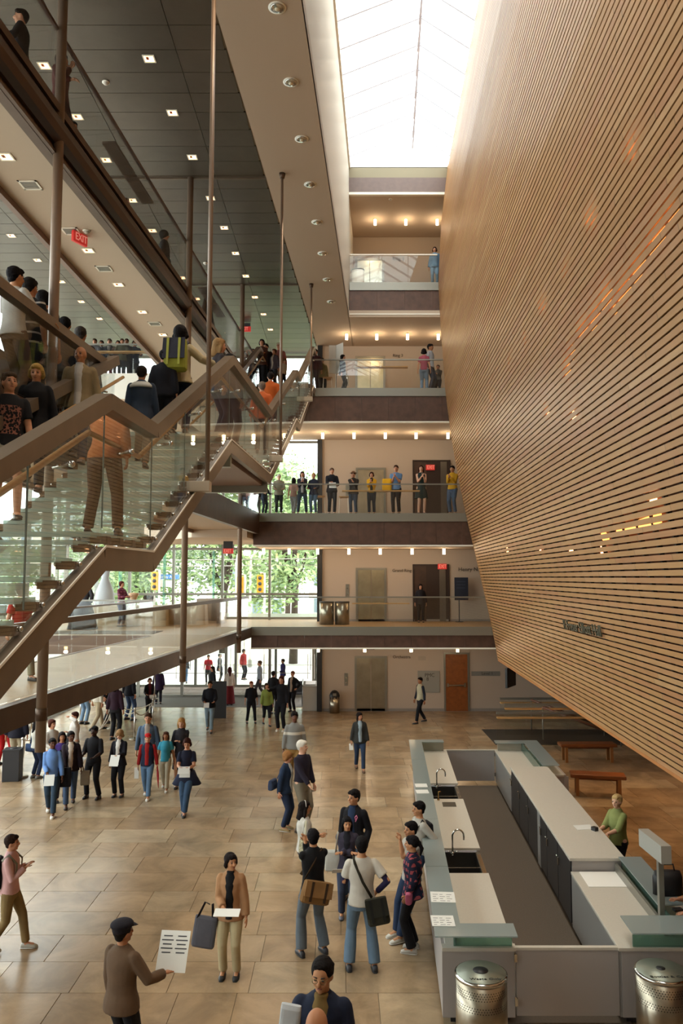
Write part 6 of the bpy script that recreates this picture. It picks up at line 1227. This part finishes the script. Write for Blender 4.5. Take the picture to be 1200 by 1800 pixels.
# ---------------- high third floor gallery, silhouettes
for i, (px, hy, d, lab, kw) in enumerate(((36,14,11.4,'dark silhouetted man leaning on the high rail at the top left corner',dict(face=-70,top=('shirt','1c1a1e'),hair=('short','120e0d'),arms=('rail','rail'))),
        (106,92,12.4,'silhouetted person in red-brown raising a hand behind the near column, top left',dict(face=80,top=('shirt','4a1c18'),bot=(T_,'30141a'),hair=('long','120e0d'),arms=('face','rail'))),
        (126,212,14.3,'head and shoulders of a person just right of the near column on the high gallery',dict(face=60,top=('shirt','2c1812'),hair=('short','120e0d'))),
        (219,346,17.3,'person whose head rises beside the brown ledge on the high gallery',dict(face=70,top=('shirt','1c1816'),hair=('short','120e0d'))),
        (288,404,19.0,'large dark silhouette behind glass left of the second column on the high gallery',dict(face=100,top=('jacket','171518'),hair=('big','120e0d'),fat=1.2)),
        (366,508,23.1,'person in brown leaning behind glass near the far ledge of the high gallery',dict(face=70,top=('shirt','3c2c24'),hair=('short','120e0d'))))):
    person(lab, **gd(px, d, L3, hy), **kw)
# group at the far end of the third floor gallery
for px, hy, d, lab, kw in ((428,616,28.9,'girl in plum striped top at the far stair crowd',dict(face=-70,top=('tshirt','stripe:4a2438:a88898:.05','short'),hair=('tail','1a1212'),female=True)),
        (444,612,29.3,'woman in peach jacket raising her arms to take a picture',dict(face=-60,top=('jacket','b8846c'),bot=(T_,'17161c'),hair=('short','1a1212'),arms=('up','up'),female=True)),
        (460,595,28.8,'woman in rust brown jacket with folded arms in the stair crowd',dict(face=-10,top=('jacket','4c2c20'),bot=(T_,'141316'),hair=('bob','17100f'),arms=('cross','cross'),female=True)),
        (467,589,29.4,'tall man in dark brown jacket behind the rust jacket',dict(face=-20,top=('jacket','2a1c18'),bot=(T_,'141316'),hair=('short','120e0d'))),
        (490,592,29.3,'man in pink shirt and white cap in the stair crowd',dict(face=-20,top=('shirt','a86a62'),bot=(T_,'b0a08c'),hair=('short','8a7458'),hat=('cap','b8a890'))),
        (482,612,28.8,'woman in grey with brown hair before the pink shirt',dict(face=-40,top=('jacket','4a4048'),inner='a89888',hair=('bob','4a2c1c'),female=True)),
        (496,634,28.85,'person in white top and black trousers leaning over the rail in the stair crowd',dict(face=40,top=('shirt','b8b0a4'),bot=(T_,'141316'),hair=('short','6a5238'),lean=18))):
    person(lab, **gd(px, d, L3+.012, hy), **kw)
for px, hy, d, lab, kw in ((475,652,19.9,'man in orange jacket climbing the third flight, farther of two',dict(face=185,top=('jacket','b0521c'),bot=(T_,'2a2428'),hair=('short','17100f'))),
        (460,669,18.6,'grey haired man in orange jacket climbing the third flight, nearer of two',dict(face=188,top=('jacket','b85a2c'),bot=(T_,'3a3430'),hair=('short','6a5a50')))):
    person(lab, **gd(px, d, pz(d)+.12, hy), **kw)
# ---------------- second floor gallery queue
for px, hy, d, lab, kw in ((24,453,10.5,'young man in white polo at the second floor gallery rail, left edge',dict(face=150,top=('tshirt','b0aca4','short'),bot=(T_,'5c4a3c'),hair=('short','120e10'),skin='asian',arms=('rail','rail'),near=True)),
        (50,475,10.9,'man in black polo with white stripes in the gallery queue',dict(face=165,top=('tshirt','stripe:131318:b8b4b0:.14','short'),bot=(T_,'1a1a20'),hair=('short','1c1816'),skin='tan',near=True)),
        (74,497,11.4,'dark haired person behind the striped polo in the gallery queue',dict(face=170,top=('tshirt','16151a','short'),bot=(T_,'1a1a20'),hair=('bob','120e10'))),
        (112,540,12.6,'young man in black sweater right of the near column, seen from behind',dict(face=185,top=('sweater','111014'),bot=(T_,'15151a'),hair=('short','0f0c0e'),skin='asian',near=True)),
        (140,556,13.1,'older man with cropped grey hair in dark brown shirt beyond the near column',dict(face=178,top=('shirt','1f1814'),bot=(T_,'15151a'),hair=('short','3a3634'),skin='tan',near=True)),
        (152,584,14.6,'shadowed person ahead of the brown shirted man in the gallery queue',dict(face=178,top=('shirt','17151a'),bot=(T_,'15151a'),hair=('short','1c1412'))),
        (50,600,7.2,'dark dressed person low behind the gallery glass at the left',dict(face=90,top=('jacket','15141a'),bot=(T_,'15151a'),hair=('long','120e10')))):
    if hy == 600: continue
    person(lab, **gd(px, d, L2, hy), **kw)
# ---------------- on the glass stair
def ss(px, d, hy, label, **k): return person(label, **gd(px, d, pz(d)+.12, hy), **k)
ss(14,9.3,650,'person in black T-shirt with red and grey print and shorts coming downstairs', face=30, top=('tshirt','print:141215:8a5a4c','short'), bot=('shorts','8a8474'), shoes='3a2c24', skin='light', hair=('short','4a3a2c'), arms=('relax','down'), legs='stepd', turn=10, near=True)
ss(62,10.2,636,'blonde woman in black zip jacket coming down the stairs', face=12, top=('jacket','111014'), bot=(T_,'1a1a20'), shoes='3a2c28', skin='light', hair=('bob','9a7c44'), arms=('down','down'), legs='stepd', nod=14, female=True, near=True)
ss(140,11.3,607,'bald man in beige jacket over a white T-shirt coming down the stairs', face=6, top=('jacket','8c7a5c'), inner='b8b4b0', bot=(T_,'3a3a48'), shoes='6a5a4c', skin='tan', hair=('bald','3a2a20'), arms=('down','down'), legs='stepd', turn=-10, near=True)
P = ss(248,11.2,640,'man in navy and white track jacket climbing the stairs, back to camera', face=183, top=('jacket','2a3444'), bot=(T_,'6a5c4a'), shoes='3a2e26', skin='tan', hair=('short','1c1410'), arms=('relax','relax'), legs='step', near=True)
onp(P, MB().rings([(P['B']((0,.01,1.36)),(.205,0,0),(0,.142,0)),(P['B']((0,.01,1.40)),(.20,0,0),(0,.13,0)),(P['B']((0,.01,1.455)),(.13,0,0),(0,.10,0))],18), 'jacket_yoke', pattern('b4b2ac'), 'white yoke across the shoulders of the navy track jacket', 'jacket')
P = ss(316,12.9,571,'woman with bushy dark hair and lime backpack reaching for the rail', face=176, top=('jacket','a89878'), bot=('jeans','1c2030'), shoes='2a2624', skin='tan', hair=('big','140f10'), arms=('down',(.52,-.16,1.16)), near=True, female=True)
bag(P, (0,.26,1.20), (.36,.24,.50), '8c8c34', 'lime green and grey backpack on the woman with bushy hair', straps=([(.13,.12,1.42),(.13,.0,1.49),(.14,-.14,1.3)],[(-.13,.12,1.42),(-.13,.0,1.49),(-.14,-.14,1.3)]), scol='3c3a4a', flap=('33323c',1,'a0a048'), name='backpack')
ss(287,12.6,612,'dark haired youth in black and white jacket ahead of the track jacket', face=180, top=('jacket','191a22'), bot=(T_,'1c1c24'), hair=('short','120e10'), legs='step')
ss(384,14.2,585,'blonde person at the top landing corner behind the hanger rod', face=120, top=('shirt','2a2224'), bot=(T_,'3a2c34'), hair=('long','8a6a44'), female=True)
ss(404,15.2,612,'dark haired head just behind the landing rail',face=150, top=('shirt','2a1a1c'), bot=(T_,'2a242c'), hair=('short','120e10'))
P = ss(184,8.1,672,'stooping person in orange shirt and brown trousers behind the stair glass', face=186, top=('shirt','b06838'), bot=(T_,'4c3422'), shoes='3a2818', skin='tan', hair=('short','2c1c14'), arms=('cross','down'), lean=30, legs='wide', near=True, fat=1.15)  # solid figure built in place of a reflection in the stair glass
# far lobby crowd, third floor
for i, (px, dx) in enumerate(((166,'in grey'),(178,'in denim'),(192,'in black with a white front'),(207,'in brown'),(222,'in charcoal'),(236,'in navy'),(214,'in olive'))):
    person('person %s watching from the far third floor lobby' % dx, **gd(px, 27.4+.25*(i%3), L3, 594+3*(i%2)), face=-6+4*i, top=('jacket',['4c4a50','3c4a60','17161a','4a3428','2a2a30','1f2840','4a4834'][i]), inner='b0aca8' if i == 2 else None, bot=(T_,'1c1c24'), hair=(['short','bob'][i%2],['3a2a20','2a1a14'][i%2]), arms=('rail','rail'), group='crowd at the far third floor lobby rail')
# ================================================================== FINISH: voxel-fuse the figures, turn lettering into mesh
for o, vx, it, jn in RAW:
    m = o.modifiers.new('fuse', 'REMESH'); m.mode = 'VOXEL'; m.voxel_size = vx; m.use_smooth_shade = True
    q = o.modifiers.new('relax', 'SMOOTH'); q.factor = .5; q.iterations = it
bpy.context.view_layer.update(); dg = bpy.context.evaluated_depsgraph_get()
for o, vx, it, jn in RAW:
    me = bpy.data.meshes.new_from_object(o.evaluated_get(dg)); me.name = o.name
    if jn and jn.v:
        bm = bmesh.new(); bm.from_mesh(me); vs = [bm.verts.new(v) for v in jn.v]
        for f in jn.f:
            try: bm.faces.new([vs[i] for i in f]).smooth = True
            except ValueError: pass
        bm.to_mesh(me); bm.free()
    o['_m'] = 0; del o['_m']; RAWM = me; o.modifiers.clear(); o.data = me
for o, par in TEXTS:
    me = bpy.data.meshes.new_from_object(o.evaluated_get(dg)); M = o.matrix_world.copy(); n_ = o.name.split('.')[0]; bpy.data.objects.remove(o)
    q = bpy.data.objects.new(n_, me); COL.objects.link(q); q.matrix_world = M
    if par: q.parent = par; q.matrix_parent_inverse = par.matrix_world.inverted()
    else: tag(q, 'raised dark metal lettering naming the hall across the oak slats', 'lettering')
